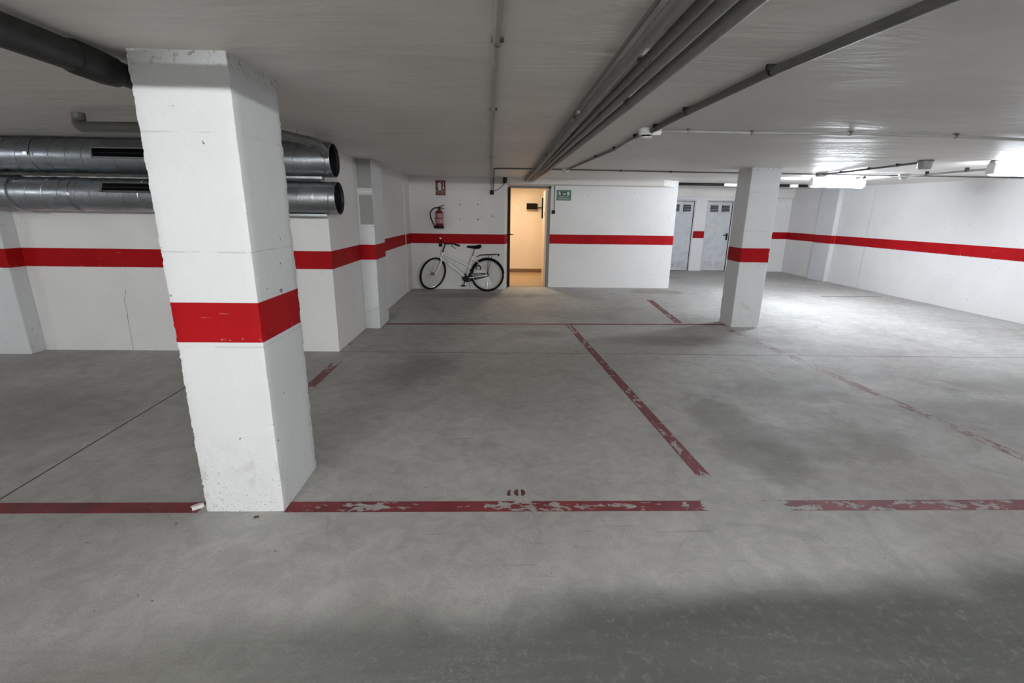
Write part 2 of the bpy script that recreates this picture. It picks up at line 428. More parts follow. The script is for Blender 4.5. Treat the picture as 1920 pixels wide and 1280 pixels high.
def stripe(path, parent, z0=B0, z1=B1, off=0.002):
    """red painted band: a thin skin along a plan path, on the path's right-hand side"""
    P = [Vector((x, y)) for x, y in path]; nr = []
    for i in range(len(P) - 1):
        d = (P[i + 1] - P[i]).normalized(); nr.append(Vector((d.y, -d.x)))
    vs = []
    for i, p in enumerate(P):
        if i == 0: m = nr[0]
        elif i == len(P) - 1: m = nr[-1]
        else:
            m = (nr[i - 1] + nr[i]); m = m / max(0.3, m.dot(nr[i]))
        q = p + m * off; k = p - m * 0.001
        vs += [(q.x, q.y, z0), (q.x, q.y, z1), (k.x, k.y, z0), (k.x, k.y, z1)]
    fs = []
    for i in range(len(P) - 1):
        a, c = 4 * i, 4 * i + 4
        fs += [(a, c, c + 1, a + 1), (a + 2, a + 3, c + 3, c + 2), (a + 1, c + 1, c + 3, a + 3), (a, a + 2, c + 2, c)]
    fs += [(0, 1, 3, 2), (len(vs) - 4, len(vs) - 2, len(vs) - 1, len(vs) - 3)]
    o = MB().add(vs, fs).build('red_stripe', 'red', parent, smooth=False)
    o['label'] = 'red painted band at waist height'
    return o

# ------------------------------------------------------------------ room shell
XL, XR, YN, YF = -9.5, 10.0, -7.0, 14.6
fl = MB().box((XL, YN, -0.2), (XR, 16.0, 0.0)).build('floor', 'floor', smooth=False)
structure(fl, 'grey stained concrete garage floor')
ce = MB(); ys = [YN, 7.2, 16.0]
vs = [(x, y, ceil_z(x, y) + dz) for dz in (0, 0.25) for y in ys for x in (XL, XR)]
ce.add(vs, [(0, 2, 3, 1), (2, 4, 5, 3), (6, 7, 9, 8), (8, 9, 11, 10), (0, 1, 7, 6), (4, 10, 11, 5), (0, 6, 8, 2), (2, 8, 10, 4), (1, 3, 9, 7), (3, 5, 11, 9)])
structure(ce.build('ceiling', 'ceiling', smooth=False), 'low grey plastered concrete ceiling')

def joint(pts, w=0.012):
    mb = MB()
    for (x0, y0), (x1, y1) in zip(pts[:-1], pts[1:]):
        d = Vector((x1 - x0, y1 - y0)).normalized(); n = Vector((-d.y, d.x)) * w / 2
        vs = [(x0 - n.x, y0 - n.y, 0.0006), (x1 - n.x, y1 - n.y, 0.0006), (x1 + n.x, y1 + n.y, 0.0006), (x0 + n.x, y0 + n.y, 0.0006)]
        vs += [(x, y, -0.004) for x, y, z in vs]
        mb.add(vs, [(0, 1, 2, 3), (4, 7, 6, 5), (0, 4, 5, 1), (1, 5, 6, 2), (2, 6, 7, 3), (3, 7, 4, 0)])
    o = mb.build('expansion_joint', 'joint', fl, smooth=False)
    return o
joint([(-2.80, 1.6), (-2.86, 2.48), (-2.95, 4.3), (-3.0, 5.52)], 0.012)
joint([(-1.88, 5.51), (1.8, 5.48), (4.0, 5.44), (8.45, 5.40)], 0.010)
joint([(6.9, 9.87), (8.3, 9.96)], 0.03)

# left bay: frontal wall, corner pilaster at the frame's edge
WT = 0.22
o = structure(MB().prism([(-9.5, 5.52), (-1.90, 5.52), (-1.90, 5.74), (-9.5, 5.74)], 0, ceil_z).build('wall_bay', 'wall', smooth=False), 'white wall of the left bay behind the round column')
stripe([(-9.5, 5.52), (-1.90, 5.52), (-1.90, 5.72)], o)
o['label'] = 'white frontal wall at the left below the two ducts'
ck = MB()
for (xa, za), (xb, zb) in zip([(-4.268, 0.72), (-4.306, 0.60), (-4.303, 0.45), (-4.312, 0.36)], [(-4.306, 0.60), (-4.303, 0.45), (-4.312, 0.36), (-4.317, 0.0)]):
    ck.add([(xa, 5.519, za), (xa + 0.005, 5.519, za), (xb + 0.005, 5.519, zb), (xb, 5.519, zb), (xa, 5.521, za), (xa + 0.005, 5.521, za), (xb + 0.005, 5.521, zb), (xb, 5.521, zb)],
           [(0, 3, 2, 1), (4, 5, 6, 7), (0, 1, 5, 4), (1, 2, 6, 5), (2, 3, 7, 6), (3, 0, 4, 7)])
ck.build('hairline_crack', 'conduit', o, smooth=False)
o = structure(MB().prism([(-2.14, 5.74), (-1.90, 5.74), (-1.90, 10.45), (-2.14, 10.45)], 0, ceil_z).build('wall_left', 'wall_side', smooth=False), 'white side wall running back to the bicycle corner')
stripe([(-1.90, 5.72), (-1.90, 6.69)], o); stripe([(-1.90, 7.257), (-1.90, 9.95)], o)

def pilaster(plan, label, path, extra=()):
    cx = sum(p[0] for p in plan) / len(plan); cy = sum(p[1] for p in plan) / len(plan)
    t = thing('pilaster', label, 'pilaster', (cx, cy, 0))
    MB().prism(plan, 0, ceil_z).build('shaft', 'column', t, smooth=False, bevel=0.006)
    stripe(path, t)
    return t
pilaster([(-5.85, 5.335), (-5.315, 5.335), (-5.315, 5.52), (-5.85, 5.52)], 'white pilaster with a red band at the left edge of the photo',
         [(-5.85, 5.535), (-5.85, 5.335), (-5.315, 5.335), (-5.315, 5.519)])
pl = pilaster([(-1.90, 6.69), (-1.692, 6.69), (-1.692, 7.257), (-1.90, 7.257)], 'white pilaster with two bare grey cement patches beside the duct ends',
         [(-1.899, 6.69), (-1.692, 6.69), (-1.692, 7.257), (-1.899, 7.257)])
for z0, z1, x0 in ((1.925, 2.285, -1.885), (1.452, 1.838, -1.872)):
    p = MB().box((x0, 6.686, z0), (-1.694, 6.6915, z1)).build('bare_patch', 'grey_patch', pl, smooth=False)
    p['label'] = 'unpainted grey cement rectangle'
structure(MB().prism([(-1.905, 9.95), (-1.882, 9.95), (-1.875, 10.43), (-1.905, 10.43)], 0, ceil_z).build('trim_1', 'wall_side', smooth=False), 'narrow plaster strip in the corner behind the bicycle')
stripe([(-1.882, 9.95), (-1.875, 10.418)], bpy.data.objects['trim_1'])

# back wall behind the bicycle, splayed at its right end
wb = structure(MB().prism([(-2.14, 10.42), (0.130, 10.42), (0.190, 10.83), (0.190, 10.97), (-2.14, 10.97)], 0, ceil_z).build('wall_back', 'wall', smooth=False), 'white wall behind the leaning bicycle')
stripe([(-1.876, 10.42), (0.130, 10.42), (0.189, 10.825)], wb)
plug = MB()
for x, z, r in ((-0.82, 1.79, 0.016), (-0.44, 1.795, 0.015), (-0.82, 1.485, 0.014), (-0.44, 1.49, 0.018), (-0.14, 1.56, 0.016), (-0.09, 1.535, 0.012), (-0.37, 1.765, 0.008), (-0.37, 1.56, 0.009), (-0.14, 1.76, 0.007)):
    MB().lathe([(r * 0.5, -0.004), (r, -0.003), (r, 0.004)], (x, 10.42, z), 'Y', 8).build('wall_plug', 'grey_frame', wb)
# wall with the lit doorway
DX0, DX1, DZ = 0.226, 1.092, 2.170
wc = MB()
wc.prism([(0.19, 10.83), (DX0, 10.83), (DX0, 10.97), (0.19, 10.97)], 0, ceil_z)
wc.prism([(DX1, 10.83), (3.935, 10.83), (3.935, 10.97), (DX1, 10.97)], 0, ceil_z)
wc.prism([(DX0, 10.83), (DX1, 10.83), (DX1, 10.97), (DX0, 10.97)], DZ, ceil_z)
wc.prism([(3.79, 10.97), (3.935, 10.97), (3.935, 14.5), (3.79, 14.5)], 0, ceil_z)
wc = structure(wc.build('wall_center', 'wall', smooth=False), 'white wall with the open lit doorway')
stripe([(1.135, 10.83), (3.935, 10.83), (3.935, 14.44)], wc)
# beam over the doorway wall
structure(MB().prism([(0.165, 10.36), (3.45, 10.36), (3.86, 10.83), (0.165, 10.83)], 2.218, ceil_z).build('trim_2', 'ceiling', smooth=False, bevel=0.01), 'plastered beam above the doorway wall')
# recess with the metal doors
D2A, D2B, D3A, D3B, DH = 5.03, 5.80, 6.20, 6.955, 2.055
wr = MB(); YR = 14.45
for a, c in ((3.79, D2A), (D2B, D3A), (D3B, 9.1)): wr.box((a, YR, 0), (c, YR + 0.15, 2.6))
for a, c in ((D2A, D2B), (D3A, D3B)): wr.box((a, YR, DH), (c, YR + 0.15, 2.6))
wr.box((3.79, YR + 0.15, 0), (9.1, YR + 0.3, 2.6))
wr = structure(wr.build('wall_recess', 'wall', smooth=False), 'white wall with the two grey metal doors')
stripe([(D2B + 0.03, YR), (D3A - 0.03, YR)], wr); stripe([(D3B + 0.03, YR), (8.72, YR)], wr)
structure(MB().prism([(3.935, 14.36), (8.75, 14.36), (8.75, 14.45), (3.935, 14.45)], 2.17, ceil_z).build('trim_3', 'ceiling', smooth=False), 'shallow lintel beam above the metal doors')
def rx(y): return 8.66 + 0.02 * (y - 12.19)
o = structure(MB().prism([(rx(YN), YN), (XR, YN), (XR, 16), (rx(16), 16)], 0, ceil_z).build('wall_right', 'wall', smooth=False), 'long white right wall with a red band')
MB().box((rx(11.17) - 0.003, 11.15, 0.0), (rx(11.17) + 0.002, 11.185, 0.978)).build('plaster_seam', 'sign_white', o, smooth=False); MB().box((rx(11.17) - 0.003, 11.15, 1.184), (rx(11.17) + 0.002, 11.185, 2.30)).build('plaster_seam', 'sign_white', o, smooth=False)
stripe([(rx(14.45), 14.45), (rx(12.95), 12.95)], o); stripe([(rx(12.25), 12.25), (rx(YN), YN)], o)
pilaster([(8.545, 12.25), (rx(12.25), 12.25), (rx(12.95), 12.95), (8.56, 12.95)], 'white pilaster with a red band on the right wall past the far column',
         [(8.68, 12.95), (8.56, 12.95), (8.545, 12.25), (8.655, 12.25)])
# closing walls out of view
structure(MB().box((XL - 0.2, YN - 0.2, 0), (XR, YN, 2.6)).build('wall_rear', 'wall', smooth=False), 'white wall behind the viewer')
structure(MB().box((XL - 0.2, YN, 0), (XL, 5.74, 2.6)).build('wall_far', 'wall', smooth=False), 'white wall closing the garage at the far left')

# small room behind the open doorway
rm = MB(); rm.box((-0.55, 13.58, 0), (2.2, 13.7, 2.55)); rm.box((-0.7, 10.97, 0), (-0.55, 13.7, 2.55)); rm.box((2.0, 10.97, 0), (2.15, 13.58, 2.55))
structure(rm.build('wall_lobby', 'cream', smooth=False), 'cream wall of the warm lit lobby')
structure(MB().box((-0.55, 10.97, 2.45), (2.0, 13.58, 2.52)).build('ceiling_lobby', 'cream', smooth=False), 'ceiling of the small lobby')
structure(MB().box((-0.55, 10.84, 0.0), (2.0, 13.58, 0.006)).build('floor_lobby', 'room_tile', smooth=False), 'tan floor of the lobby')
structure(MB().box((-0.55, 13.565, 0.006), (2.0, 13.58, 0.105)).build('baseboard_lobby', 'skirting', smooth=False), 'brown skirting on the lobby wall')

# ------------------------------------------------------------------ columns
def rough_column(x0, x1, y0, y1, label, amp, seed, step=0.022):
    t = thing('column', label, 'column', ((x0 + x1) / 2, (y0 + y1) / 2, 0))
    zs = [0.0]
    while zs[-1] < 2.29: zs.append(zs[-1] + step)
    zs = [z for z in zs if abs(z - B0) > step * 0.6 and abs(z - B1) > step * 0.6 and z < 2.285] + [B0, B1, 2.300]
    zs.sort()
    corners = [(x0, y0), (x1, y0), (x1, y1), (x0, y1)]
    def chip(ci, z):
        v = noise.noise(Vector((seed + ci * 7.3, z * 16, 0)))
        w = noise.noise(Vector((seed + ci * 3.1, z * 55, 4)))
        big = max(0.0, noise.noise(Vector((seed + ci * 5.7, z * 5, 9))) - 0.25)
        c = amp * (0.45 + 0.55 * v + 0.55 * w) + amp * 2.2 * big * (0.5 + w)
        if z < 0.35: c += amp * 0.5 * (1 - z / 0.35) * (0.6 + w)
        return max(0.0015, c)
    rings = []
    for z in zs:
        zz = z
        ring = []
        for ci in range(4):
            cx, cy = corners[ci]; nx, ny = corners[(ci + 1) % 4]; px, py = corners[ci - 1]
            c = chip(ci, z)
            d1 = Vector((px - cx, py - cy)).normalized(); d2 = Vector((nx - cx, ny - cy)).normalized()
            ring.append(Vector((cx, cy)) + d1 * c * 1.15 + d2 * c * 0.12)
            ring.append(Vector((cx, cy)) + (d1 + d2) * c * 0.42)
            ring.append(Vector((cx, cy)) + d2 * c * 1.15 + d1 * c * 0.12)
            L = math.hypot(nx - cx, ny - cy)
            for k in range(1, 8):
                s = k / 8
                wob = noise.noise(Vector((seed + ci * 2.7, z * 2.2, s * 3))) * 0.0022
                n = Vector((d2.y, -d2.x))
                ring.append(Vector((cx, cy)) + d2 * L * s + n * wob)
        rings.append([(p.x, p.y, zz) for p in ring])
    n = len(rings[0])
    body, band = MB(), MB()
    for i in range(len(zs) - 1):
        mb = band if (zs[i] >= B0 - 1e-4 and zs[i + 1] <= B1 + 1e-4) else body
        vs = rings[i] + rings[i + 1]
        mb.add(vs, [(k, (k + 1) % n, n + (k + 1) % n, n + k) for k in range(n)])
    body.add(rings[-1], [tuple(range(n))])
    body.build('shaft', 'column', t)
    b = band.build('red_stripe', 'red', t); b['label'] = 'red painted band around the column'
    return t
rough_column(-1.622, -1.190, 2.354, 2.842, 'large white square column with chipped edges and red band in the left foreground', 0.0145, 1.0, 0.011)
rough_column(3.545, 3.970, 6.945, 7.352, 'smaller white square column with red band standing in the right background', 0.014, 31.0, 0.022)

# ------------------------------------------------------------------ doors
d1 = thing('door_1', 'open doorway with dark frame into the warm lit lobby', None, (0.66, 10.83, 0)); d1['kind'] = 'structure'
MB().box((DX0 - 0.028, 10.80, 0), (DX0 + 0.03, 10.98, DZ)).build('frame_post', 'brown_frame', d1, smooth=False)
MB().box((DX1 - 0.004, 10.81, 0), (DX1 + 0.045, 10.98, DZ + 0.035)).build('frame_post', 'grey_frame', d1, smooth=False)
MB().box((DX0 - 0.004, 10.81, DZ - 0.01), (DX1 + 0.045, 10.98, DZ + 0.035)).build('frame_head', 'grey_frame', d1, smooth=False)
M2 = Matrix.Translation((1.088, 10.985, 0.012)) @ Matrix.Rotation(math.radians(-1.5), 4, 'Z')
leaf = MB().box((-0.042, 0, 0), (0.0, 0.80, 2.12), M2).build('door_leaf', 'leaf', d1, smooth=False, bevel=0.003); leaf['label'] = 'pale door leaf standing open into the lobby'
MB().box((-0.046, 0.30, 1.58), (-0.041, 0.36, 1.65), M2).build('latch_plate', 'conduit', d1, smooth=False)
hd = MB(); hd.tube([(0.255, 10.815, 1.17), (0.255, 10.775, 1.17), (0.325, 10.765, 1.168)], 0.011, 8); hd.lathe([(0.022, 0), (0.022, -0.012)], (0.255, 10.81, 1.17), 'Y', 10)
hd.build('lever_handle', 'black', d1)

def metal_door(name, xa, xb, label, handle_x, low_light):
    t = thing(name, label, None, ((xa + xb) / 2, YR, 0)); t['kind'] = 'structure'
    MB().box((xa, YR + 0.028, 0.012), (xb, YR + 0.07, DH - 0.012)).build('door_leaf', 'steel_door', t, smooth=False, bevel=0.004)
    f = MB(); f.box((xa - 0.028, YR - 0.012, 0), (xa + 0.012, YR + 0.1, DH)); f.box((xb - 0.012, YR - 0.012, 0), (xb + 0.028, YR + 0.1, DH)); f.box((xa - 0.028, YR - 0.012, DH - 0.012), (xb + 0.028, YR + 0.1, DH + 0.028))
    f.build('door_frame', 'steel_door', t, smooth=False)
    g = MB(); g.box((xa + 0.0125, YR + 0.006, 0.012), (xa + 0.022, YR + 0.03, DH - 0.014)); g.box((xb - 0.022, YR + 0.006, 0.012), (xb - 0.0125, YR + 0.03, DH - 0.014)); g.box((xa + 0.0125, YR + 0.006, DH - 0.024), (xb - 0.0125, YR + 0.03, DH - 0.0125))
    g.build('door_gap', 'slot', t, smooth=False)
    w = xb - xa
    for k, (cz, h) in enumerate(((1.845, 0.20), (0.20, 0.19))):
        for cx in (xa + w * 0.27, xa + w * 0.72):
            v = MB().box((cx - 0.115, YR + 0.018, cz - h / 2), (cx + 0.115, YR + 0.03, cz + h / 2)).build('louvre_vent', 'slot' if k == 0 else ('steel_door'), t, smooth=False)
            for q in range(5):
                z = cz - h / 2 + h * (q + 0.5) / 5
                R = Matrix.Translation((cx, YR + 0.018, z)) @ Matrix.Rotation(math.radians(-35), 4, 'X')
                MB().box((-0.105, -0.014, -0.004), (0.105, 0.012, 0.004), R).build('slat', 'steel_door' if (k == 0 or low_light) else 'steel_door', v, smooth=False)
    if handle_x:
        h = MB(); h.box((handle_x - 0.025, YR + 0.014, 0.93), (handle_x + 0.025, YR + 0.028, 1.13))
        h.tube([(handle_x, YR + 0.015, 1.07), (handle_x, YR - 0.035, 1.07), (handle_x - 0.13, YR - 0.04, 1.072)], 0.013, 8)
        h.build('lever_handle', 'black', t)
    return t
metal_door('door_2', D2A, D2B, 'grey metal door half hidden by the corner of the doorway wall', None, True)
metal_door('door_3', D3A, D3B, 'blotchy galvanised metal door with black lever beside the far column', 6.875, False)

# lobby fittings
t = thing('wall_box', 'dark box with an arm to an upright bar on the lobby wall', 'box', (0.91, 13.56, 1.73))
MB().box((0.765, 13.46, 1.735), (1.052, 13.579, 1.893)).build('case', 'lobby_dark', t, smooth=False, bevel=0.006)
MB().tube([(1.05, 13.50, 1.775), (1.20, 13.50, 1.785)], 0.012, 8).build('arm', 'lobby_dark', t)
MB().box((1.185, 13.46, 1.50), (1.225, 13.579, 2.04)).build('bar', 'lobby_dark', t, smooth=False, bevel=0.004)
t = thing('wall_switch', 'faint pale plate on the lobby wall left of the dark box', 'switch', (0.50, 13.575, 1.75))
MB().box((0.455, 13.568, 1.68), (0.545, 13.579, 1.82)).build('plate', 'leaf', t, smooth=False, bevel=0.003)
MB().box((0.48, 13.563, 1.71), (0.52, 13.569, 1.79)).build('rocker', 'cream', t, smooth=False)
t = thing('ceiling_lamp', 'warm round ceiling lamp inside the lobby behind the doorway', 'lamp', (0.6, 12.2, 2.45))
MB().lathe([(0.17, 0), (0.17, -0.02)], (0.6, 12.2, 2.45), 'Z', 24).build('base', 'white_plastic', t)
MB().lathe([(0.165, -0.02), (0.15, -0.06), (0.09, -0.085), (0.001, -0.09)], (0.6, 12.2, 2.45), 'Z', 24).build('shade', emitter('warm_lamp_glow', (1.0, 0.80, 0.55), LAMP['room'] * 3), t)

# ------------------------------------------------------------------ fluorescent lamps
def fluorescent(x0, x1, y, ztop, strength, label, bare=False, col=COOL):
    cx = (x0 + x1) / 2
    t = thing('fluorescent_lamp', label, 'lamp', (cx, y, ztop), group=None)
    em = emitter('tube_glow', col, strength)
    if bare:
        MB().box((x0, y - 0.03, ztop - 0.045), (x1, y + 0.03, ztop)).build('housing', 'housing', t, smooth=False, bevel=0.004)
        for x in (x0 + 0.02, x1 - 0.02): MB().box((x - 0.012, y - 0.014, ztop - 0.10), (x + 0.012, y + 0.014, ztop - 0.045)).build('lamp_holder', 'white_plastic', t, smooth=False)
        MB().tube([(x0 + 0.032, y, ztop - 0.082), (x1 - 0.032, y, ztop - 0.082)], 0.014, 8).build('glowing_tube', em, t)
    else:
        MB().box((x0, y - 0.035, ztop - 0.035), (x1, y + 0.035, ztop)).build('housing', 'housing', t, smooth=False, bevel=0.005)
        nn = 14; r = 0.062
        MB().tube([(x0 + 0.02, y, ztop - 0.105), (x0 + 0.03, y, ztop - 0.105), (x1 - 0.03, y, ztop - 0.105), (x1 - 0.02, y, ztop - 0.105)], [r * 0.86, r, r, r * 0.86], nn).build('glowing_diffuser', em, t)
        for x in (x0 + 0.012, x1 - 0.012): MB().box((x - 0.012, y - 0.05, ztop - 0.15), (x + 0.012, y + 0.05, ztop - 0.034)).build('end_cap', 'white_plastic', t, smooth=False, bevel=0.004)
    return t
fluorescent(5.47, 6.42, 8.62, ceil_z(0, 8.62) - 0.012, LAMP['right_back'], 'glowing fluorescent lamp on the ceiling just right of the far column')
fluorescent(5.68, 6.92, 5.67, ceil_z(0, 5.67) - 0.003, LAMP['right_front'], 'glowing fluorescent lamp at the right edge of the photo')
fluorescent(-3.25, -2.15, -4.0, ceil_z(0, 0) - 0.003, LAMP['behind'], 'bare tube lamp on the ceiling behind the viewer', True, NEUTRAL)
fluorescent(-8.2, -7.0, 2.3, ceil_z(0, 0) - 0.003, LAMP['far_left'], 'fluorescent lamp on the ceiling of the far left bay')
fluorescent(0.9, 2.1, -2.7, ceil_z(0, 0) - 0.003, LAMP['aisle_fill'], 'added bare tube fill lamp over the aisle behind the viewer', True, NEUTRAL)  # unseen fill lamp, added to lift the floor, walls and ceiling

# ------------------------------------------------------------------ ventilation ducts
def duct(z, x1, band_x, grille_x0, grille_z, label, coupling):
    t = thing('spiral_duct', label, 'duct', (-4.0, 5.16, z - 0.163), group=None)
    R, Y, x0 = 0.163, 5.16, -9.4
    mb = MB(); n = 40
    vs = []; fs = []
    for x, r in ((x0, R), (x1, R), (x1, R - 0.004), (x1 - 1.2, R - 0.004)):
        vs += [(x, Y + r * math.cos(2 * pi * k / n), z + r * math.sin(2 * pi * k / n)) for k in range(n)]
    for i in range(3):
        fs += [(i * n + k, i * n + (k + 1) % n, (i + 1) * n + (k + 1) % n, (i + 1) * n + k) for k in range(n)]
    mb.add(vs, fs).build('duct_shell', 'duct', t)
    MB().lathe([(R - 0.005, x1 - 0.03), (R - 0.005, x1 - 1.19), (0.001, x1 - 1.2)], (0, Y, z), 'X', 32, caps=False).build('duct_inside', 'duct_in', t)
    pitch = 0.155
    pts = []; turns = (x1 - x0 - 0.05) / pitch
    k = 20
    for i in range(int(turns * k)):
        a = -2 * pi * i / k
        pts.append((x0 + 0.02 + pitch * i / k, Y + (R + 0.0005) * math.cos(a), z + (R + 0.0005) * math.sin(a)))
    s = MB().tube(pts, 0.0045, 4).build('spiral_seam', 'duct', t); s['kind'] = 'stuff'
    MB().lathe([(R + 0.001, x1 - 0.012), (R + 0.004, x1 - 0.006), (R + 0.001, x1)], (0, Y, z), 'X', 40, caps=False).build('end_ring', 'duct', t)
    # hanger band with its bolt
    for bx in band_x:
        h = MB().lathe([(R + 0.001, bx - 0.014), (R + 0.006, bx - 0.014), (R + 0.006, bx + 0.014), (R + 0.001, bx + 0.014)], (0, Y, z), 'X', 40, caps=False).build('hanger_band', 'duct', t)
        MB().box((bx - 0.018, Y - R - 0.03, z - 0.014), (bx + 0.018, Y - R + 0.004, z + 0.014)).build('bolt', 'chrome', h, smooth=False)
    for cx in coupling:
        MB().lathe([(R, cx - 0.075), (R + 0.016, cx - 0.07), (R + 0.012, cx - 0.03), (R + 0.018, cx), (R + 0.012, cx + 0.03), (R + 0.016, cx + 0.07), (R, cx + 0.075)], (0, Y, z), 'X', 40, caps=False).build('coupling', 'duct', t)
    # slotted air grille on the front of the duct
    gz = grille_z
    a = math.asin((gz - z) / R); gy = Y - R * math.cos(a)
    rot = Matrix.Translation((grille_x0, gy, gz)) @ Matrix.Rotation(-a, 4, 'X')
    L = 1.0
    g = MB(); hh = 0.05
    g.box((0, -0.012, hh - 0.012), (L, 0.02, hh), rot); g.box((0, -0.012, -hh), (L, 0.02, -hh + 0.012), rot); g.box((0, -0.012, -hh), (0.014, 0.02, hh), rot); g.box((L - 0.014, -0.012, -hh), (L, 0.02, hh), rot)
    g = g.build('air_grille', 'duct', t, smooth=False)
    MB().box((0.013, -0.004, -hh + 0.011), (L - 0.013, 0.01, hh - 0.011), rot).build('dark_slot', 'slot', g, smooth=False)
    MB().box((0.013, -0.007, -0.003), (L - 0.013, 0.0, 0.003), rot).build('grille_vane', 'pvc_dark', g, smooth=False)
    # support rail under the visible end
    MB().box((-3.2, Y - 0.06, z - R - 0.018), (x1 - 0.12, Y + 0.0, z - R + 0.004)).build('support_rail', 'duct', t, smooth=False)
    return t
duct(2.118, -1.665, (-4.53, -5.8), -3.93, 2.138, 'upper galvanised spiral duct under the ceiling at the left', ())
duct(1.752, -1.645, (-4.25,), -3.91, 1.82, 'lower galvanised spiral duct at the left above the red band', (-4.89,))

# ------------------------------------------------------------------ pipes and conduits
t = thing('drain_pipe', 'thick dark drain pipe hanging at the upper left beside the large column', 'pipe', (-1.735, 2.3, 2.2))
PX, PZ = -1.735, 2.222
MB().tube(rounded([(PX, 0.85, 2.294), (PX, 0.85, PZ), (PX, 2.42, PZ)], 0.05, 4), 0.058, 20).build('pipe_run', 'pvc_dark', t)
MB().tube(rounded([(PX, 2.36, PZ), (PX, 3.1, PZ), (PX, 3.12, 2.294)], 0.05, 4), 0.050, 18).build('pipe_run', 'pvc_dark', t)
MB().tube([(PX, 2.20, PZ), (PX, 2.21, PZ), (PX, 2.36, PZ - 0.004), (PX, 2.42, PZ - 0.004), (PX, 2.43, PZ)], [0.059, 0.066, 0.066, 0.062, 0.052], 20).build('coupling', 'pvc_dark', t)
t = thing('drain_pipe', 'grey drain pipe dropping from the ceiling and passing behind the large column', 'pipe', (-2.5, 3.85, 2.2))
MB().tube(rounded([(-3.09, 3.88, 2.288), (-3.09, 3.86, 2.198), (-1.78, 3.80, 2.20), (-1.60, 4.50, 2.20), (-1.68, 4.93, 2.19), (-1.70, 4.985, 2.15)], 0.09, 6), 0.037, 14).build('pipe_run', 'pvc_grey', t)
MB().lathe([(0.043, 0), (0.043, 0.06)], (-3.09, 3.88, 2.245), 'Z', 14).build('collar', 'pvc_grey', t)
t = thing('pipe_hanger', 'thin metal strap hanger above the open duct end', 'hanger', (-1.69, 4.5, 2.2))
MB().tube([(-1.72, 4.40, 2.30), (-1.715, 4.40, 2.235)], 0.004, 6).build('rod', 'chrome', t)
MB().torus(0.041, 0.004, 20, 6, Matrix.Translation((-1.632, 4.42, 2.20))).build('strap', 'chrome', t)
t = thing('water_pipe', 'pipe hanging across the ceiling behind the viewer', 'pipe', (0, 0.2, 2.17))
MB().tube([(-9.4, 0.22, 2.200), (-2.2, 0.20, 2.200), (0.27, 0.195, 2.197), (0.30, 0.195, 2.24), (0.30, 0.195, 2.294)], 0.031, 12).build('pipe_run', 'pvc_grey', t)
for x in (-7.0, -5.0, -3.0, -1.0): MB().box((x - 0.008, 0.19, 2.20), (x + 0.008, 0.205, 2.294)).build('hanger', 'conduit', t, smooth=False)

def conduit(pts, r, mat, label, clips=(), group=None, fillet=0.06, drop=0.006):
    """pts: plan points (x, y) under the ceiling, or (x, y, z)"""
    P = [(p[0], p[1], p[2] if len(p) > 2 else ceil_z(p[0], p[1]) - r - drop) for p in pts]
    dense = [Vector(P[0])]
    for a, b in zip(P[:-1], P[1:]):
        a, b = Vector(a), Vector(b)
        if (a.y - 7.2) * (b.y - 7.2) < 0 and len(pts[0]) == 2:
            s = (7.2 - a.y) / (b.y - a.y); q = a.lerp(b, s); q.z = ceil_z(q.x, 7.2) - r - drop; dense.append(q)
        dense.append(b)
    mid = dense[len(dense) // 2]
    t = thing('conduit', label, 'conduit', (mid.x, mid.y, mid.z), group=group)
    MB().tube(rounded(dense, fillet, 5), r, 10).build('conduit_tube', mat, t)
    for x, y in clips:
        z = ceil_z(x, y)
        along_x = abs(dense[-1].x - dense[0].x) > abs(dense[-1].y - dense[0].y)
        w = r + 0.012
        a, c = (0.007, w) if along_x else (w, 0.007)
        mb = MB().box((x - a, y - c, z - drop - r * 0.9), (x + a, y + c, z - 0.0005))
        # a small saddle: the strap over the tube and its screw ear
        rot = Matrix.Translation((x, y, z - drop - r)) @ (Matrix.Rotation(pi / 2, 4, 'Z') if along_x else Matrix.Identity(4))
        mb.lathe([(r + 0.0035, -0.007), (r + 0.0035, 0.007)], (0, 0, 0), 'Y', 10, rot, caps=False)
        mb.build('clip', 'conduit_dark' if group or mat == 'conduit_pale' else 'black', t, smooth=False)
    return t
conduit([(0.0, -6.8), (-0.002, 1.70), (-0.03, 2.63), (-0.155, 10.36), (-0.155, 10.395, 2.25), (-0.155, 10.395, 2.07)], 0.014, 'conduit_pale', 'thin conduit running straight back along the ceiling to the black box', [(-0.01, 2.1), (-0.04, 3.4), (-0.09, 6.2)])
G = 'conduits bundled along the ceiling'
conduit([(0.475, -6.8), (0.475, 2.0), (0.485, 5.0), (0.52, 10.35)], 0.008, 'conduit_dark', 'thinnest dark conduit at the left side of the ceiling bundle', (), G, drop=0.032)
conduit([(0.525, -6.8), (0.525, 2.5), (0.545, 6.0), (0.565, 10.35)], 0.022, 'conduit', 'pale edged conduit second from the left in the ceiling bundle', [(0.53, 3.45), (0.54, 5.6)], G, drop=0.032)
conduit([(0.597, -6.8), (0.60, 2.5), (0.60, 6.0), (0.605, 10.35)], 0.017, 'conduit_dark', 'narrow dark conduit in the middle of the ceiling bundle', [(0.602, 2.2), (0.60, 4.1)], G, drop=0.032)
conduit([(0.655, -6.8), (0.66, 2.5), (0.648, 6.0), (0.645, 10.35)], 0.022, 'conduit', 'grey conduit second from the right in the ceiling bundle', [(0.655, 3.3)], G, drop=0.032)
conduit([(0.725, -6.8), (0.735, 3.0), (0.712, 6.0), (0.702, 10.35)], 0.027, 'conduit', 'thickest conduit at the right side of the ceiling bundle', [(0.735, 2.9), (0.72, 4.6)], G, drop=0.032)
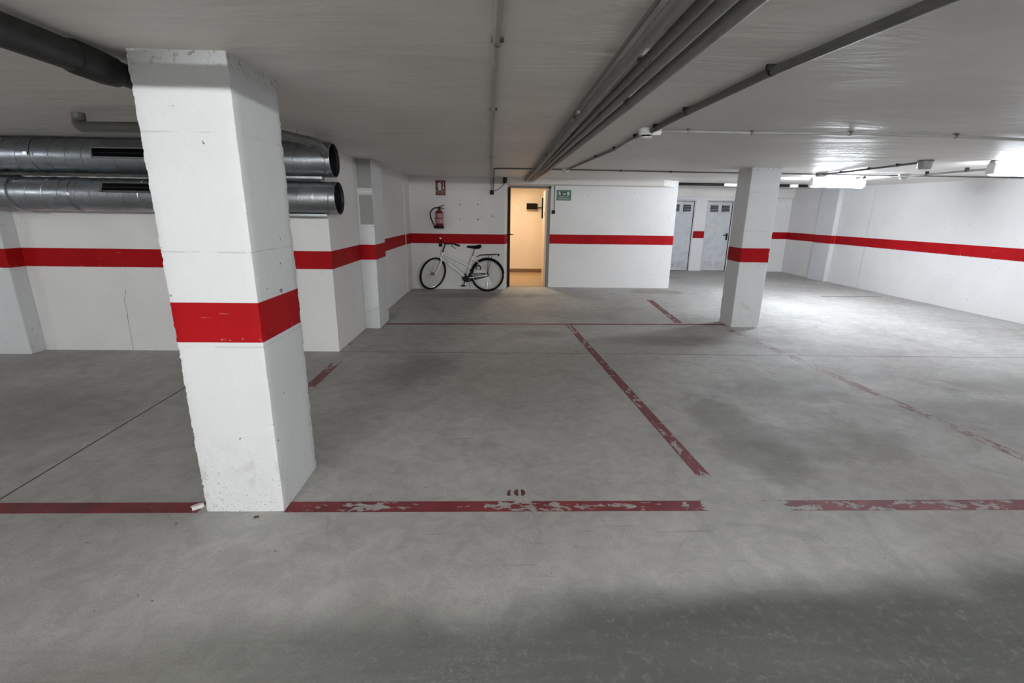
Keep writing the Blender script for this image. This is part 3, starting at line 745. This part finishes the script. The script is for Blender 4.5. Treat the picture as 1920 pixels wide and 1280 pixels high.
conduit([(1.62, -0.5), (1.33, 1.62), (1.235, 2.39), (1.197, 3.28), (1.195, 4.05)], 0.020, 'conduit_dark', 'dark conduit slanting across the ceiling to the white smoke detector', [(1.236, 2.36), (1.197, 3.26), (1.196, 3.86)])
conduit([(1.19, 4.08), (1.16, 4.5), (1.185, 5.2), (1.13, 6.0), (1.03, 7.72)], 0.013, 'conduit', 'thin conduit from the white smoke detector back to the small white fitting', [(1.17, 4.34), (1.18, 5.15), (1.14, 5.9)])
conduit([(1.22, 4.03), (2.0, 4.06), (2.8, 3.99), (3.65, 4.02), (4.35, 4.12), (8.42, 4.3)], 0.012, 'conduit_pale', 'pale conduit crossing the ceiling from the detector to the right wall', [(1.50, 4.045), (2.02, 4.06), (2.78, 3.99), (3.67, 4.02), (5.2, 4.16)])
conduit([(-0.118, 10.40, 2.10), (-0.115, 10.40, 2.325), (-0.105, 10.2, 2.328), (-0.075, 7.80, 2.290), (0.1, 7.74, 2.290), (1.03, 7.75, 2.290), (3.05, 7.85, 2.291), (5.09, 7.80, 2.290), (7.0, 7.80, 2.290), (8.45, 7.85, 2.291)], 0.011, 'conduit_dark', 'long thin conduit crossing the ceiling in front of the doorway beam', [(1.9, 7.8), (2.7, 7.83), (4.3, 7.83)])
conduit([(5.09, 7.80), (5.03, 6.8), (5.0, 5.86)], 0.013, 'conduit_dark', 'short conduit leading to the grey cylindrical sounder', [(5.06, 7.3), (5.03, 6.7), (5.01, 6.2)])
conduit([(6.17, 8.44), (6.19, 7.4), (6.20, 6.2), (6.2, 5.75)], 0.013, 'conduit_dark', 'conduit joining the two glowing fluorescent lamps', [(6.17, 8.3), (6.19, 7.1), (6.2, 6.5)], drop=0.03)
conduit([(3.95, 11.30, 2.325), (7.1, 11.30, 2.325)], 0.030, 'black', 'black cable pipe under the ceiling above the metal doors', ())
conduit([(-0.13, 10.40, 2.06), (0.0, 10.38, 2.10), (0.10, 10.36, 2.20), (0.13, 10.36, 2.26)], 0.008, 'conduit_dark', 'short flexible cable rising from the black box to the beam', (), None, 0.05)
t = thing('beam_shade', 'dark block standing in for the shade left of the doorway beam', 'shade_block', (0.1, 10.3, 2.25))
MB().box((0.085, 10.33, 2.225), (0.135, 10.42, 2.335)).build('plate', 'brown_frame', t, smooth=False, bevel=0.004)  # dark block put where the beam's side is only in shade

t = thing('junction_box', 'small black box on the wall left of the doorway', 'box', (-0.14, 10.42, 2.03))
MB().box((-0.185, 10.35, 1.995), (-0.105, 10.42, 2.085)).build('case', 'black', t, smooth=False, bevel=0.006)
MB().lathe([(0.013, 0), (0.013, -0.03)], (-0.102, 10.37, 2.045), 'Z', 8).build('cable_gland', 'white_plastic', t)
t = thing('wall_switch', 'small black switch below a thin conduit right of the doorway', 'switch', (1.205, 10.83, 1.66))
MB().box((1.165, 10.795, 1.625), (1.24, 10.83, 1.70)).build('case', 'black', t, smooth=False, bevel=0.005)
MB().box((1.185, 10.789, 1.645), (1.22, 10.796, 1.68)).build('rocker', 'rubber', t, smooth=False)
conduit([(1.218, 10.818, 2.22), (1.222, 10.818, 1.70)], 0.009, 'conduit_dark', 'thin upright conduit above the black switch right of the doorway', ())
t = thing('smoke_detector', 'white smoke detector with its box on the ceiling where three conduits meet', 'detector', (1.195, 4.06, 2.22))
z = ceil_z(0, 4)
MB().lathe([(0.062, z - 0.001), (0.066, z - 0.03), (0.060, z - 0.045), (0.052, z - 0.052)], (1.17, 4.05, 0), 'Z', 24).build('base', 'white_plastic', t)
MB().lathe([(0.034, z - 0.052), (0.032, z - 0.064)], (1.17, 4.05, 0), 'Z', 20).build('sensing_slot', 'black', t)
MB().lathe([(0.046, z - 0.064), (0.046, z - 0.070), (0.034, z - 0.078), (0.001, z - 0.080)], (1.17, 4.05, 0), 'Z', 24).build('cap', 'white_plastic', t)
MB().box((1.195, 3.99, z - 0.055), (1.275, 4.08, z - 0.001)).build('junction_box', 'white_plastic', t, smooth=False, bevel=0.008)
t = thing('smoke_detector', 'small white fitting on the ceiling above the doorway', 'detector', (1.03, 7.75, 2.25))
z = ceil_z(0, 7.75)
MB().lathe([(0.055, z - 0.001), (0.058, z - 0.03), (0.044, z - 0.05)], (1.02, 7.70, 0), 'Z', 20).build('base', 'white_plastic', t)
MB().lathe([(0.034, z - 0.05), (0.03, z - 0.068), (0.001, z - 0.072)], (1.02, 7.70, 0), 'Z', 20).build('cap', 'white_plastic', t)
t = thing('junction_box', 'grey junction box on the ceiling at the left end of the near glowing lamp', 'box', (5.09, 7.8, 2.25))
t['label'] = 'grey junction box on the ceiling conduit just right of the far column'
z = ceil_z(0, 7.8)
MB().box((5.03, 7.745, z - 0.05), (5.16, 7.855, z - 0.001)).build('case', 'grey_plastic', t, smooth=False, bevel=0.006)
MB().box((5.05, 7.765, z - 0.056), (5.14, 7.835, z - 0.05)).build('lid', 'grey_plastic', t, smooth=False)
t = thing('alarm_sounder', 'grey cylindrical sounder hanging from the ceiling between the glowing lamps', 'sounder', (5.0, 5.8, 2.2))
z = ceil_z(0, 5.8)
MB().lathe([(0.078, z - 0.001), (0.078, z - 0.02)], (5.0, 5.79, 0), 'Z', 24).build('base', 'grey_plastic', t)
MB().lathe([(0.074, z - 0.02), (0.066, z - 0.09), (0.060, z - 0.098), (0.001, z - 0.10)], (5.0, 5.79, 0), 'Z', 24).build('body', 'grey_plastic', t)
t = thing('ceiling_dome', 'grey half round dome fitting under the conduit near the right wall', 'detector', (6.28, 7.6, 2.2))
z = ceil_z(0, 7.6)
MB().lathe([(0.075, z - 0.001), (0.075, z - 0.02)], (6.29, 7.62, 0), 'Z', 24).build('base', 'grey_plastic', t)
MB().lathe([(0.070, z - 0.02), (0.062, z - 0.055), (0.04, z - 0.085), (0.001, z - 0.098)], (6.29, 7.62, 0), 'Z', 24).build('dome', 'grey_plastic', t)
t = thing('junction_box', 'small grey box on the ceiling between the lamp ends near the right wall', 'box', (6.17, 8.5, 2.25))
z = ceil_z(0, 8.5)
MB().box((6.12, 8.44, z - 0.05), (6.22, 8.54, z - 0.001)).build('case', 'grey_plastic', t, smooth=False, bevel=0.006)
MB().lathe([(0.016, 0), (0.016, 0.03)], (6.11, 8.49, z - 0.03), 'X', 8).build('cable_gland', 'grey_plastic', t)
for x0, x1, lab in ((5.13, 5.45, 'white box on the black cable pipe left of the far column'), (6.66, 6.84, 'white box on the black cable pipe right of the far column')):
    t = thing('cable_box', lab, 'box', (x0, 11.25, 2.29))
    MB().box((x0, 11.21, 2.285), (x1, 11.268, 2.35)).build('case', 'white_plastic', t, smooth=False, bevel=0.008)
    MB().box((x0 + 0.03, 11.204, 2.298), (x1 - 0.03, 11.211, 2.338)).build('lid', 'white_plastic', t, smooth=False)

# ------------------------------------------------------------------ signs
def text_mb(mb, s, size, origin, width=None):
    """flat letters in the xz plane, facing -y"""
    cu = bpy.data.curves.new('lettering', 'FONT'); cu.body = s; cu.size = size; cu.align_x = 'CENTER'; cu.extrude = 0.0005
    ob = bpy.data.objects.new('lettering', cu); COL.objects.link(ob)
    bpy.context.view_layer.update()
    me = bpy.data.meshes.new_from_object(ob.evaluated_get(bpy.context.evaluated_depsgraph_get()))
    xs = [v.co.x for v in me.vertices]; k = width / (max(xs) - min(xs)) if width else 1.0
    mb.add([(origin[0] + v.co.x * k, origin[1] - v.co.z, origin[2] + v.co.y) for v in me.vertices], [tuple(p.vertices) for p in me.polygons])
    bpy.data.objects.remove(ob); bpy.data.curves.remove(cu); bpy.data.meshes.remove(me)
def flat(mb, poly, y, d=0.001):
    """polygon (x, z) as a thin plate facing -y"""
    n = len(poly)
    mb.add([(x, y, z) for x, z in poly] + [(x, y + d, z) for x, z in poly],
           [tuple(range(n)), tuple(range(2 * n - 1, n - 1, -1))] + [(i, n + i, n + (i + 1) % n, (i + 1) % n) for i in range(n)])
YS = 10.42
t = thing('fire_sign', 'red fire extinguisher sign high on the wall above the extinguisher', 'sign', (-1.215, YS, 1.967))
MB().box((-1.318, YS - 0.006, 1.967), (-1.112, YS, 2.262)).build('plate', 'sign_red', t, smooth=False)
pc = MB(); y = YS - 0.0075
flat(pc, [(-1.262, 2.068), (-1.198, 2.068), (-1.198, 2.186), (-1.21, 2.206), (-1.25, 2.206), (-1.262, 2.186)], y)
flat(pc, [(-1.24, 2.206), (-1.22, 2.206), (-1.22, 2.222), (-1.19, 2.236), (-1.19, 2.243), (-1.24, 2.228)], y)
flat(pc, [(-1.24, 2.214), (-1.275, 2.205), (-1.288, 2.18), (-1.288, 2.12), (-1.281, 2.12), (-1.281, 2.178), (-1.27, 2.197), (-1.24, 2.205)], y)
flat(pc, [(-1.172, 2.10), (-1.166, 2.083), (-1.152, 2.083), (-1.146, 2.10), (-1.146, 2.13), (-1.15, 2.15), (-1.15, 2.228), (-1.164, 2.234), (-1.164, 2.15), (-1.172, 2.13)], y)
flat(pc, [(-1.312, 2.050), (-1.118, 2.050), (-1.118, 2.056), (-1.312, 2.056)], y)
pc.build('pictogram', 'sign_white', t, smooth=False)
tx = MB(); text_mb(tx, 'EXTINTOR', 0.05, (-1.215, YS - 0.0068, 1.993), 0.155)
tx.build('lettering', 'label_pale', t, smooth=False)

YS = 10.83
t = thing('exit_sign', 'green and white emergency exit sign on the wall right of the doorway', 'sign', (1.42, YS, 1.91))
MB().box((1.263, YS - 0.006, 1.912), (1.580, YS, 2.128)).build('plate', 'sign_green', t, smooth=False)
bd = MB(); y = YS - 0.0075
for a, c, e, g in ((1.285, 1.93, 1.558, 1.934), (1.285, 2.106, 1.558, 2.110), (1.285, 1.93, 1.289, 2.11), (1.554, 1.93, 1.558, 2.11)):
    bd.box((a, y, c), (e, y + 0.001, g))
bd.build('border_line', 'sign_white', t, smooth=False)
pc = MB()
cx, cz = 1.325, 2.048
flat(pc, [(cx + 0.012 * math.cos(a * pi / 5), cz + 0.042 + 0.012 * math.sin(a * pi / 5)) for a in range(10)], y)
flat(pc, [(cx - 0.014, cz - 0.002), (cx + 0.012, cz - 0.002), (cx + 0.018, cz + 0.03), (cx - 0.006, cz + 0.03)], y)
flat(pc, [(cx + 0.0, cz - 0.002), (cx + 0.012, cz), (cx + 0.034, cz - 0.018), (cx + 0.030, cz - 0.028), (cx + 0.008, cz - 0.012)], y)
flat(pc, [(cx - 0.014, cz), (cx - 0.002, cz), (cx - 0.010, cz - 0.022), (cx - 0.034, cz - 0.03), (cx - 0.034, cz - 0.021), (cx - 0.018, cz - 0.014)], y)
flat(pc, [(cx + 0.014, cz + 0.026), (cx + 0.036, cz + 0.008), (cx + 0.030, cz + 0.002), (cx + 0.012, cz + 0.016)], y)
flat(pc, [(cx - 0.006, cz + 0.028), (cx - 0.032, cz + 0.016), (cx - 0.028, cz + 0.008), (cx - 0.006, cz + 0.018)], y)
pc.build('running_figure', 'sign_white', t, smooth=False); pc = MB()
# arrow
flat(pc, [(1.40, 2.046), (1.425, 2.071), (1.425, 2.056), (1.47, 2.056), (1.47, 2.036), (1.425, 2.036), (1.425, 2.021)], y)
pc.build('arrow', 'sign_white', t, smooth=False); pc = MB()
flat(pc, [(1.495, 2.02), (1.535, 2.02), (1.535, 2.088), (1.495, 2.088)], y)
pc.build('door_shape', 'sign_white', t, smooth=False)
tx = MB(); text_mb(tx, 'SALIDA DE', 0.045, (1.4215, YS - 0.007, 1.975), 0.21); text_mb(tx, 'EMERGENCIA', 0.036, (1.4215, YS - 0.007, 1.940), 0.235)
tx.build('lettering', 'sign_white', t, smooth=False)

# ------------------------------------------------------------------ fire extinguisher
ex, ey = -1.243, 10.32
t = thing('fire_extinguisher', 'red fire extinguisher with black hose hanging on the wall above the bicycle', 'extinguisher', (ex, ey, 1.30))
MB().lathe([(0.001, 1.335), (0.07, 1.34), (0.083, 1.36), (0.083, 1.60), (0.074, 1.635), (0.05, 1.66), (0.026, 1.672), (0.022, 1.69)], (ex, ey, 0), 'Z', 28).build('cylinder', 'cyl_red', t)
MB().lathe([(0.084, 1.295), (0.089, 1.30), (0.089, 1.345), (0.084, 1.348)], (ex, ey, 0), 'Z', 28).build('foot_ring', 'black', t)
lb = MB(); nn = 14; vs = []
for k in range(nn + 1):
    a = -pi / 2 - 1.15 + 2.3 * k / nn
    for zz in (1.40, 1.49, 1.515, 1.60):
        vs.append((ex + 0.0842 * math.cos(a), ey + 0.0842 * math.sin(a), zz))
lb.add(vs, [f for k in range(nn) for f in ((4 * k, 4 * k + 4, 4 * k + 5, 4 * k + 1), (4 * k + 2, 4 * k + 6, 4 * k + 7, 4 * k + 3))])
l = lb.build('paper_label', 'label_pale', t); l['label'] = 'faded printed instruction label'
MB().lathe([(0.02, 1.688), (0.024, 1.70), (0.024, 1.725), (0.014, 1.735)], (ex, ey, 0), 'Z', 14).build('valve', 'black', t)
lv = MB().tube([(ex - 0.01, ey, 1.728), (ex + 0.05, ey - 0.02, 1.752), (ex + 0.105, ey - 0.03, 1.768)], 0.008, 6)
lv.tube([(ex, ey, 1.71), (ex + 0.05, ey - 0.02, 1.715), (ex + 0.10, ey - 0.03, 1.692)], 0.008, 6); lv.build('squeeze_lever', 'black', t)
MB().tube(rounded([(ex - 0.01, ey - 0.01, 1.712), (ex - 0.10, ey - 0.03, 1.715), (ex - 0.185, ey - 0.04, 1.63), (ex - 0.18, ey - 0.04, 1.52), (ex - 0.125, ey - 0.05, 1.40), (ex - 0.095, ey - 0.05, 1.33)], 0.09, 6), 0.011, 8).build('hose', 'rubber', t)
MB().tube([(ex - 0.10, ey - 0.05, 1.36), (ex - 0.092, ey - 0.05, 1.30)], [0.013, 0.017], 8).build('nozzle', 'black', t)
MB().box((ex - 0.02, ey + 0.02, 1.62), (ex + 0.02, 10.42, 1.70)).build('wall_bracket', 'black', t, smooth=False)

# ------------------------------------------------------------------ bicycle (x forward, y left, z up in its own frame)
bk = thing('bicycle', 'white step-through bicycle leaning against the back wall below the red band', 'bicycle', (-0.232, 10.10, 0.0), (0, 0, 0))
bk.rotation_mode = 'QUATERNION'
bk.rotation_quaternion = (Matrix.Rotation(pi, 4, 'Z') @ Matrix.Rotation(math.radians(4.0), 4, 'X')).to_quaternion()
RW = 0.352
def part(mb, name, mat, parent=bk, **k): return mb.build(name, mat, parent, local=True, **k)
def wheel(C, parent_name, fwd):
    """C: matrix placing a wheel (ring in xz, hub along y)"""
    w = part(MB().torus(RW - 0.019, 0.019, 56, 8, C), parent_name, 'rubber')
    part(MB().torus(RW - 0.046, 0.009, 48, 6, C), 'rim', 'chrome', w)
    sp = MB()
    for k in range(32):
        a = 2 * pi * k / 32; s = 0.03 if k % 2 else -0.03; b = a + (0.55 if (k // 2) % 2 else -0.55)
        sp.tube([(0.02 * math.cos(b), s, 0.02 * math.sin(b)), ((RW - 0.05) * math.cos(a), 0, (RW - 0.05) * math.sin(a))], 0.0014, 3, caps=False, mat=C)
    part(sp, 'spokes', 'chrome', w)['kind'] = 'stuff'
    part(MB().lathe([(0.012, -0.055), (0.012, -0.035), (0.027, -0.034), (0.027, -0.028), (0.018, -0.026), (0.018, 0.026), (0.027, 0.028), (0.027, 0.034), (0.012, 0.035), (0.012, 0.055)], (0, 0, 0), 'Y', 12, C), 'hub', 'grey_frame', w)
    return w
rh = (0, 0, RW)
wheel(Matrix.Translation(rh), 'rear_wheel', True)
# steering: rotate the whole front assembly about the head axis
tilt = math.radians(20.0)
P0 = Vector((0.985, 0, 0.70)); ax = Vector((-math.sin(tilt), 0, math.cos(tilt)))
S = Matrix.Translation(P0) @ Matrix.Rotation(math.radians(50), 4, ax) @ Matrix.Translation(-P0)
perp = Vector((math.cos(tilt), 0, math.sin(tilt)))
fh = P0 - ax * 0.365 + perp * 0.058
dz = (S @ fh).z
fh = fh + ax * 0.0
F = S @ Matrix.Translation(fh)
wheel(F, 'front_wheel', False)
fk = MB()
crown = P0 - ax * 0.03
for s in (-1, 1):
    fk.tube([crown + Vector((0, 0.02 * s, 0)), crown - ax * 0.02 + Vector((0, 0.055 * s, 0)), P0 - ax * 0.26 + perp * 0.01 + Vector((0, 0.058 * s, 0)), fh + Vector((0, 0.056 * s, 0))], [0.018, 0.018, 0.015, 0.011], 8, mat=S)
fk.tube([crown, P0 + ax * 0.02], 0.016, 8, mat=S)
part(fk, 'front_fork', 'bike_white')
# frame
bb = Vector((0.445, 0, 0.285)); ht = P0 + ax * 0.13; hb = P0 - ax * 0.015; st = Vector((0.315, 0, 0.74))
fr = MB()
fr.tube([hb, ht], 0.024, 10)
fr.tube([hb + ax * 0.02, bb], 0.023, 10)
fr.tube([ht - ax * 0.03, bb.lerp(st, 0.52)], 0.017, 10)
fr.tube([bb, st], 0.019, 10)
for s in (-1, 1):
    fr.tube([bb + Vector((-0.03, 0.02 * s, 0)), Vector((0.12, 0.055 * s, 0.33)), Vector((0, 0.06 * s, RW))], 0.012, 8)
    fr.tube([bb.lerp(st, 0.86) + Vector((-0.01, 0.02 * s, 0)), Vector((0.19, 0.05 * s, 0.62)), Vector((0, 0.06 * s, RW))], 0.010, 8)
fr.lathe([(0.022, -0.04), (0.022, 0.04)], tuple(bb), 'Y', 12)
part(fr, 'frame', 'bike_white')
# saddle
sd = part(MB().tube([st, st + Vector((-0.045, 0, 0.17))], 0.0125, 8), 'seat_post', 'grey_frame')
sa = MB(); rings = []
for x, w, zt, hgt in ((0.435, 0.012, 0.942, 0.02), (0.40, 0.025, 0.948, 0.05), (0.32, 0.035, 0.950, 0.08), (0.24, 0.065, 0.957, 0.12), (0.18, 0.092, 0.970, 0.14), (0.145, 0.088, 0.974, 0.11), (0.13, 0.05, 0.970, 0.06)):
    rings.append([(x, w * math.cos(a), zt - hgt * (0.45 if math.sin(a) < 0 else -0.0) * abs(math.sin(a)) + (0.012 * math.sin(a) if math.sin(a) > 0 else -0.014)) for a in [2 * pi * k / 12 for k in range(12)]])
vs = [p for r in rings for p in r]; n = 12
sa.add(vs, [(i * n + k, i * n + (k + 1) % n, (i + 1) * n + (k + 1) % n, (i + 1) * n + k) for i in range(len(rings) - 1) for k in range(n)] + [tuple(range(n)), tuple(range(len(vs) - 1, len(vs) - n - 1, -1))])
part(sa, 'saddle', 'black')
# stem, bars, grips, brake levers, bell, front lamp
sm = MB(); top = P0 + ax * 0.31
sm.tube([ht, P0 + ax * 0.27, top + perp * 0.02, top + perp * 0.055], 0.0125, 8, mat=S)
sm.tube([ht - ax * 0.005, ht + ax * 0.03], 0.019, 10, mat=S)
part(sm, 'stem', 'black')
bc = top + perp * 0.055
hbars = MB().tube(rounded([bc + Vector((-0.17, -0.30, 0.01)), bc + Vector((-0.07, -0.20, 0.04)), bc + Vector((0, -0.06, 0)), bc + Vector((0, 0.06, 0)), bc + Vector((-0.07, 0.20, 0.04)), bc + Vector((-0.17, 0.30, 0.01))], 0.06, 5), 0.0115, 8, mat=S)
hb_o = part(hbars, 'handlebar', 'black')
for s in (-1, 1):
    part(MB().tube([bc + Vector((-0.175, 0.305 * s, 0.009)), bc + Vector((-0.10, 0.23 * s, 0.031))], 0.017, 10, mat=S), 'grip', 'rubber', hb_o)
    part(MB().tube([bc + Vector((-0.075, 0.20 * s, 0.035)), bc + Vector((-0.03, 0.21 * s, -0.01)), bc + Vector((-0.09, 0.29 * s, -0.045))], 0.008, 6, mat=S), 'brake_lever', 'black', hb_o)
part(MB().lathe([(0.001, 0.034), (0.02, 0.028), (0.03, 0.012), (0.031, 0)], tuple(bc + Vector((-0.035, -0.15, 0.05))), 'Z', 14, S), 'bell', 'chrome', hb_o)
part(MB().lathe([(0.001, -0.05), (0.03, -0.035), (0.042, 0), (0.04, 0.01), (0.001, 0.014)], tuple(bc + Vector((0.09, 0, -0.03))), 'X', 16, S), 'front_lamp', 'black')
# chain side: crank, ring, chain case, pedals
cr = MB(); cr.lathe([(0.085, -0.062), (0.088, -0.058), (0.085, -0.054)], tuple(bb), 'Y', 24); cr.lathe([(0.06, 0.052), (0.062, 0.056), (0.06, 0.06)], tuple(bb), 'Y', 20)
cr.tube([bb + Vector((0, -0.075, 0)), bb + Vector((-0.06, -0.085, 0.157))], 0.011, 6)
cr.tube([bb + Vector((0, 0.075, 0)), bb + Vector((0.06, 0.085, -0.157))], 0.011, 6)
cr.tube([bb + Vector((0, -0.08, 0)), bb + Vector((0, 0.08, 0))], 0.014, 8)
part(cr, 'crankset', 'black')
for s in (1, -1):
    c = bb + Vector((0.06 * s, 0.135 * s, -0.157 * s))
    part(MB().box(tuple(c - Vector((0.045, 0.045, 0.013))), tuple(c + Vector((0.045, 0.045, 0.013)))), 'pedal', 'rubber', smooth=False, bevel=0.004)
cc = MB()
out = [(bb.x + 0.095 * math.cos(a), bb.z + 0.095 * math.sin(a)) for a in [math.radians(d) for d in range(-100, 101, 20)]] + [(0.0, RW + 0.045), (-0.045, RW), (0.0, RW - 0.045)]
n = len(out)
for y in (-0.072, ): cc.add([(x, y, z) for x, z in out] + [(x, y + 0.022, z) for x, z in out], [tuple(range(n)), tuple(range(2 * n - 1, n - 1, -1))] + [(i, (i + 1) % n, n + (i + 1) % n, n + i) for i in range(n)])
part(cc, 'chain_case', 'black', smooth=False)
gb = MB().box((0.10, 0.062, RW - 0.012), (0.335, 0.072, RW + 0.03)); part(gb, 'chain_guard', 'grey_frame', smooth=False)
# mudguard and rear rack
mg = MB(); pts = [(0 + (RW + 0.013) * math.cos(a), 0, RW + (RW + 0.013) * math.sin(a)) for a in [math.radians(d) for d in range(-2, 176, 8)]]
vs = []
for i, p in enumerate(pts):
    d = (Vector(p) - Vector(rh)).normalized()
    for yy, dr in ((-0.028, -0.014), (-0.018, 0), (0.018, 0), (0.028, -0.014)): vs.append(Vector(p) + d * dr + Vector((0, yy, 0)))
mg.add(vs, [(4 * i + k, 4 * i + k + 1, 4 * i + 5 + k, 4 * i + 4 + k) for i in range(len(pts) - 1) for k in range(3)])
part(mg, 'rear_mudguard', 'black')
mg = MB(); vs = []
pts = [((RW + 0.013) * math.cos(a), 0, (RW + 0.013) * math.sin(a)) for a in [math.radians(d) for d in range(-18, 150, 8)]]
for p in pts:
    d = Vector(p).normalized()
    for yy, dr in ((-0.026, -0.012), (-0.016, 0), (0.016, 0), (0.026, -0.012)): vs.append(Vector(p) + d * dr + Vector((0, yy, 0)))
mg.add(vs, [(4 * i + k, 4 * i + k + 1, 4 * i + 5 + k, 4 * i + 4 + k) for i in range(len(pts) - 1) for k in range(3)], F)
rk = MB()
for s in (-1, 1):
    rk.tube([Vector((0.22, 0.02 * s, 0.735)), Vector((0.14, 0.055 * s, 0.768)), Vector((-0.19, 0.06 * s, 0.785))], 0.011, 6)
    rk.tube([Vector((-0.02, 0.06 * s, 0.775)), Vector((0, 0.07 * s, RW))], 0.005, 6); rk.tube([Vector((-0.10, 0.06 * s, 0.78)), Vector((0, 0.07 * s, RW))], 0.005, 6)
rk.tube([Vector((-0.19, -0.06, 0.785)), Vector((-0.215, 0, 0.785)), Vector((-0.19, 0.06, 0.785))], 0.007, 6)
for x in (0.1, 0.0, -0.1): rk.tube([Vector((x, -0.058, 0.772)), Vector((x, 0.058, 0.772))], 0.005, 6)
rk = part(rk, 'rear_rack', 'black')
part(MB().box((-0.25, -0.04, 0.745), (-0.215, 0.04, 0.80)), 'rear_reflector', 'black', rk, smooth=False, bevel=0.006)
lk = MB().tube([(0.19 + 0.05 * math.cos(a), 0.045, 0.50 + 0.05 * math.sin(a)) for a in [math.radians(d) for d in range(-60, 250, 20)]], 0.012, 6)
part(lk, 'frame_lock', 'black')
part(MB().tube([bb + Vector((-0.06, 0.03, -0.02)), Vector((0.36, 0.17, 0.012)), Vector((0.34, 0.18, 0.008))], 0.008, 6), 'kickstand', 'chrome')
cbl = MB().tube(rounded([tuple(S @ (bc + Vector((0.0, 0.1, 0.0)))), tuple(S @ (bc + Vector((0.10, 0.04, -0.10)))), tuple(ht + Vector((0.05, 0.02, -0.05))), tuple(hb.lerp(bb, 0.3) + Vector((0, 0.022, 0.02)))], 0.08, 5), 0.0035, 5)
part(cbl, 'brake_cable', 'black')

# ------------------------------------------------------------------ floor paint
def pline(x0, y0, x1, y1, w, label, wear, faint=1.0, seed=0.0, ea=0.0, eb=0.0, col=(0.25, 0.036, 0.044)):
    L = math.hypot(x1 - x0, y1 - y0)
    me = bpy.data.meshes.new('parking_line')
    h = w / 2; z = 0.0012
    me.from_pydata([(0, -h, 0), (L, -h, 0), (L, h, 0), (0, h, 0)], [], [(0, 1, 2, 3)])
    o = bpy.data.objects.new('parking_line', me); COL.objects.link(o)
    o.location = (x0, y0, z); o.rotation_euler = (0, 0, math.atan2(y1 - y0, x1 - x0))
    me.materials.append(line_paint('line_paint', L, w, wear, faint, col, seed, ea, eb))
    WL[o.name] = Vector((x0, y0, z))
    tag(o, label, 'floor marking', 'red parking lines painted on the floor')
    return o
pline(-7.0, 2.395, -1.665, 2.39, 0.100, 'red front line of the left bay ending at the large column', 0.47, 0.95, 3.1)
pline(-1.19, 2.392, 1.31, 2.389, 0.100, 'red front line in front of the painted bay number', 0.535, 1.0, 8.6, 0.0, 0.13)
pline(1.36, 2.389, 8.4, 2.38, 0.102, 'scraped red front line of the right bay in the foreground', 0.55, 0.85, 5.2, 0.4, 0)
pline(-1.80, 2.86, -1.79, 5.50, 0.10, 'chipped red line running back beside the large column', 0.60, 0.8, 21.0)
pline(1.073, 7.0, 1.35, 2.60, 0.092, 'chipped red line running back between the two middle bays', 0.525, 0.9, 14.5, 0.0, 0.22)
pline(3.43, 6.78, 3.79, 2.45, 0.105, 'faint rubbed red line running from the far column towards the right foreground', 0.585, 0.62, 2.2, 0, 0, (0.33, 0.075, 0.085))
pline(-1.68, 6.985, 3.54, 7.115, 0.085, 'thin red line across the rear of the bays between pilaster and far column', 0.42, 0.85, 9.9)
pline(3.02, 9.40, 2.84, 7.21, 0.115, 'short red line behind the rear cross line left of the far column', 0.50, 0.75, 6.6, 0.2, 0)

t = thing('bay_number', 'small dark red stencilled number 10 on the floor', 'floor marking', (0.115, 2.53, 0.0012))
def floor_poly(pts, name='digit'):
    MB().add([(x, y, 0.0014) for x, y in pts], [tuple(range(len(pts)))]).build(name, NUM, t, smooth=False)
NUM = simple('stencil_red', (0.105, 0.032, 0.038), 0.6, vary=0.25, scale=60)
floor_poly([(0.060, 2.495), (0.081, 2.495), (0.081, 2.562), (0.073, 2.556), (0.063, 2.535)])
d0 = []
cx, cy = 0.137, 2.528
for side in (-1, 1):
    p = [(cx + side * 0.009, cy + 0.035)]
    for k in range(1, 8):
        a = pi / 2 - pi * k / 8
        p.append((cx + side * (0.009 + 0.026 * math.cos(a)), cy + 0.035 * math.sin(a)))
    p.append((cx + side * 0.009, cy - 0.035))
    d0.append(p)
dm = MB()
for p in d0: dm.add([(x, y, 0.0014) for x, y in p], [tuple(range(len(p)))])
dm.build('digit', NUM, t, smooth=False)

# ------------------------------------------------------------------ debris by the large column
def lump(name, label, cat, loc, sx, sy, sz, rz, mat, seed):
    bm = bmesh.new(); bmesh.ops.create_icosphere(bm, subdivisions=2, radius=1.0)
    for v in bm.verts:
        k = 1 + 0.28 * noise.noise(v.co * 1.7 + Vector((seed, 0, 0)))
        v.co = Vector((max(-0.75, min(0.75, v.co.x)) * sx, max(-0.7, min(0.7, v.co.y)) * sy, max(-0.6, min(0.6, v.co.z)) * sz)) * k
    zmin = min(v.co.z for v in bm.verts)
    for v in bm.verts: v.co.z -= zmin
    me = bpy.data.meshes.new(name); bm.to_mesh(me); bm.free()
    o = bpy.data.objects.new(name, me); COL.objects.link(o); me.materials.append(M[mat])
    o.location = loc; o.rotation_euler = (0, 0, rz); WL[o.name] = Vector(loc)
    return tag(o, label, cat)
lump('plaster_chunk', 'small white plaster chunk on the floor at the foot of the large column', 'debris', (-1.685, 2.385, 0.0), 0.042, 0.019, 0.018, 0.75, 'chunk', 3.0)
lump('dry_scrap', 'tiny brown scrap on the floor in front of the large column', 'debris', (-1.318, 2.297, 0.0), 0.017, 0.008, 0.006, 0.3, 'dry_leaf', 8.0)
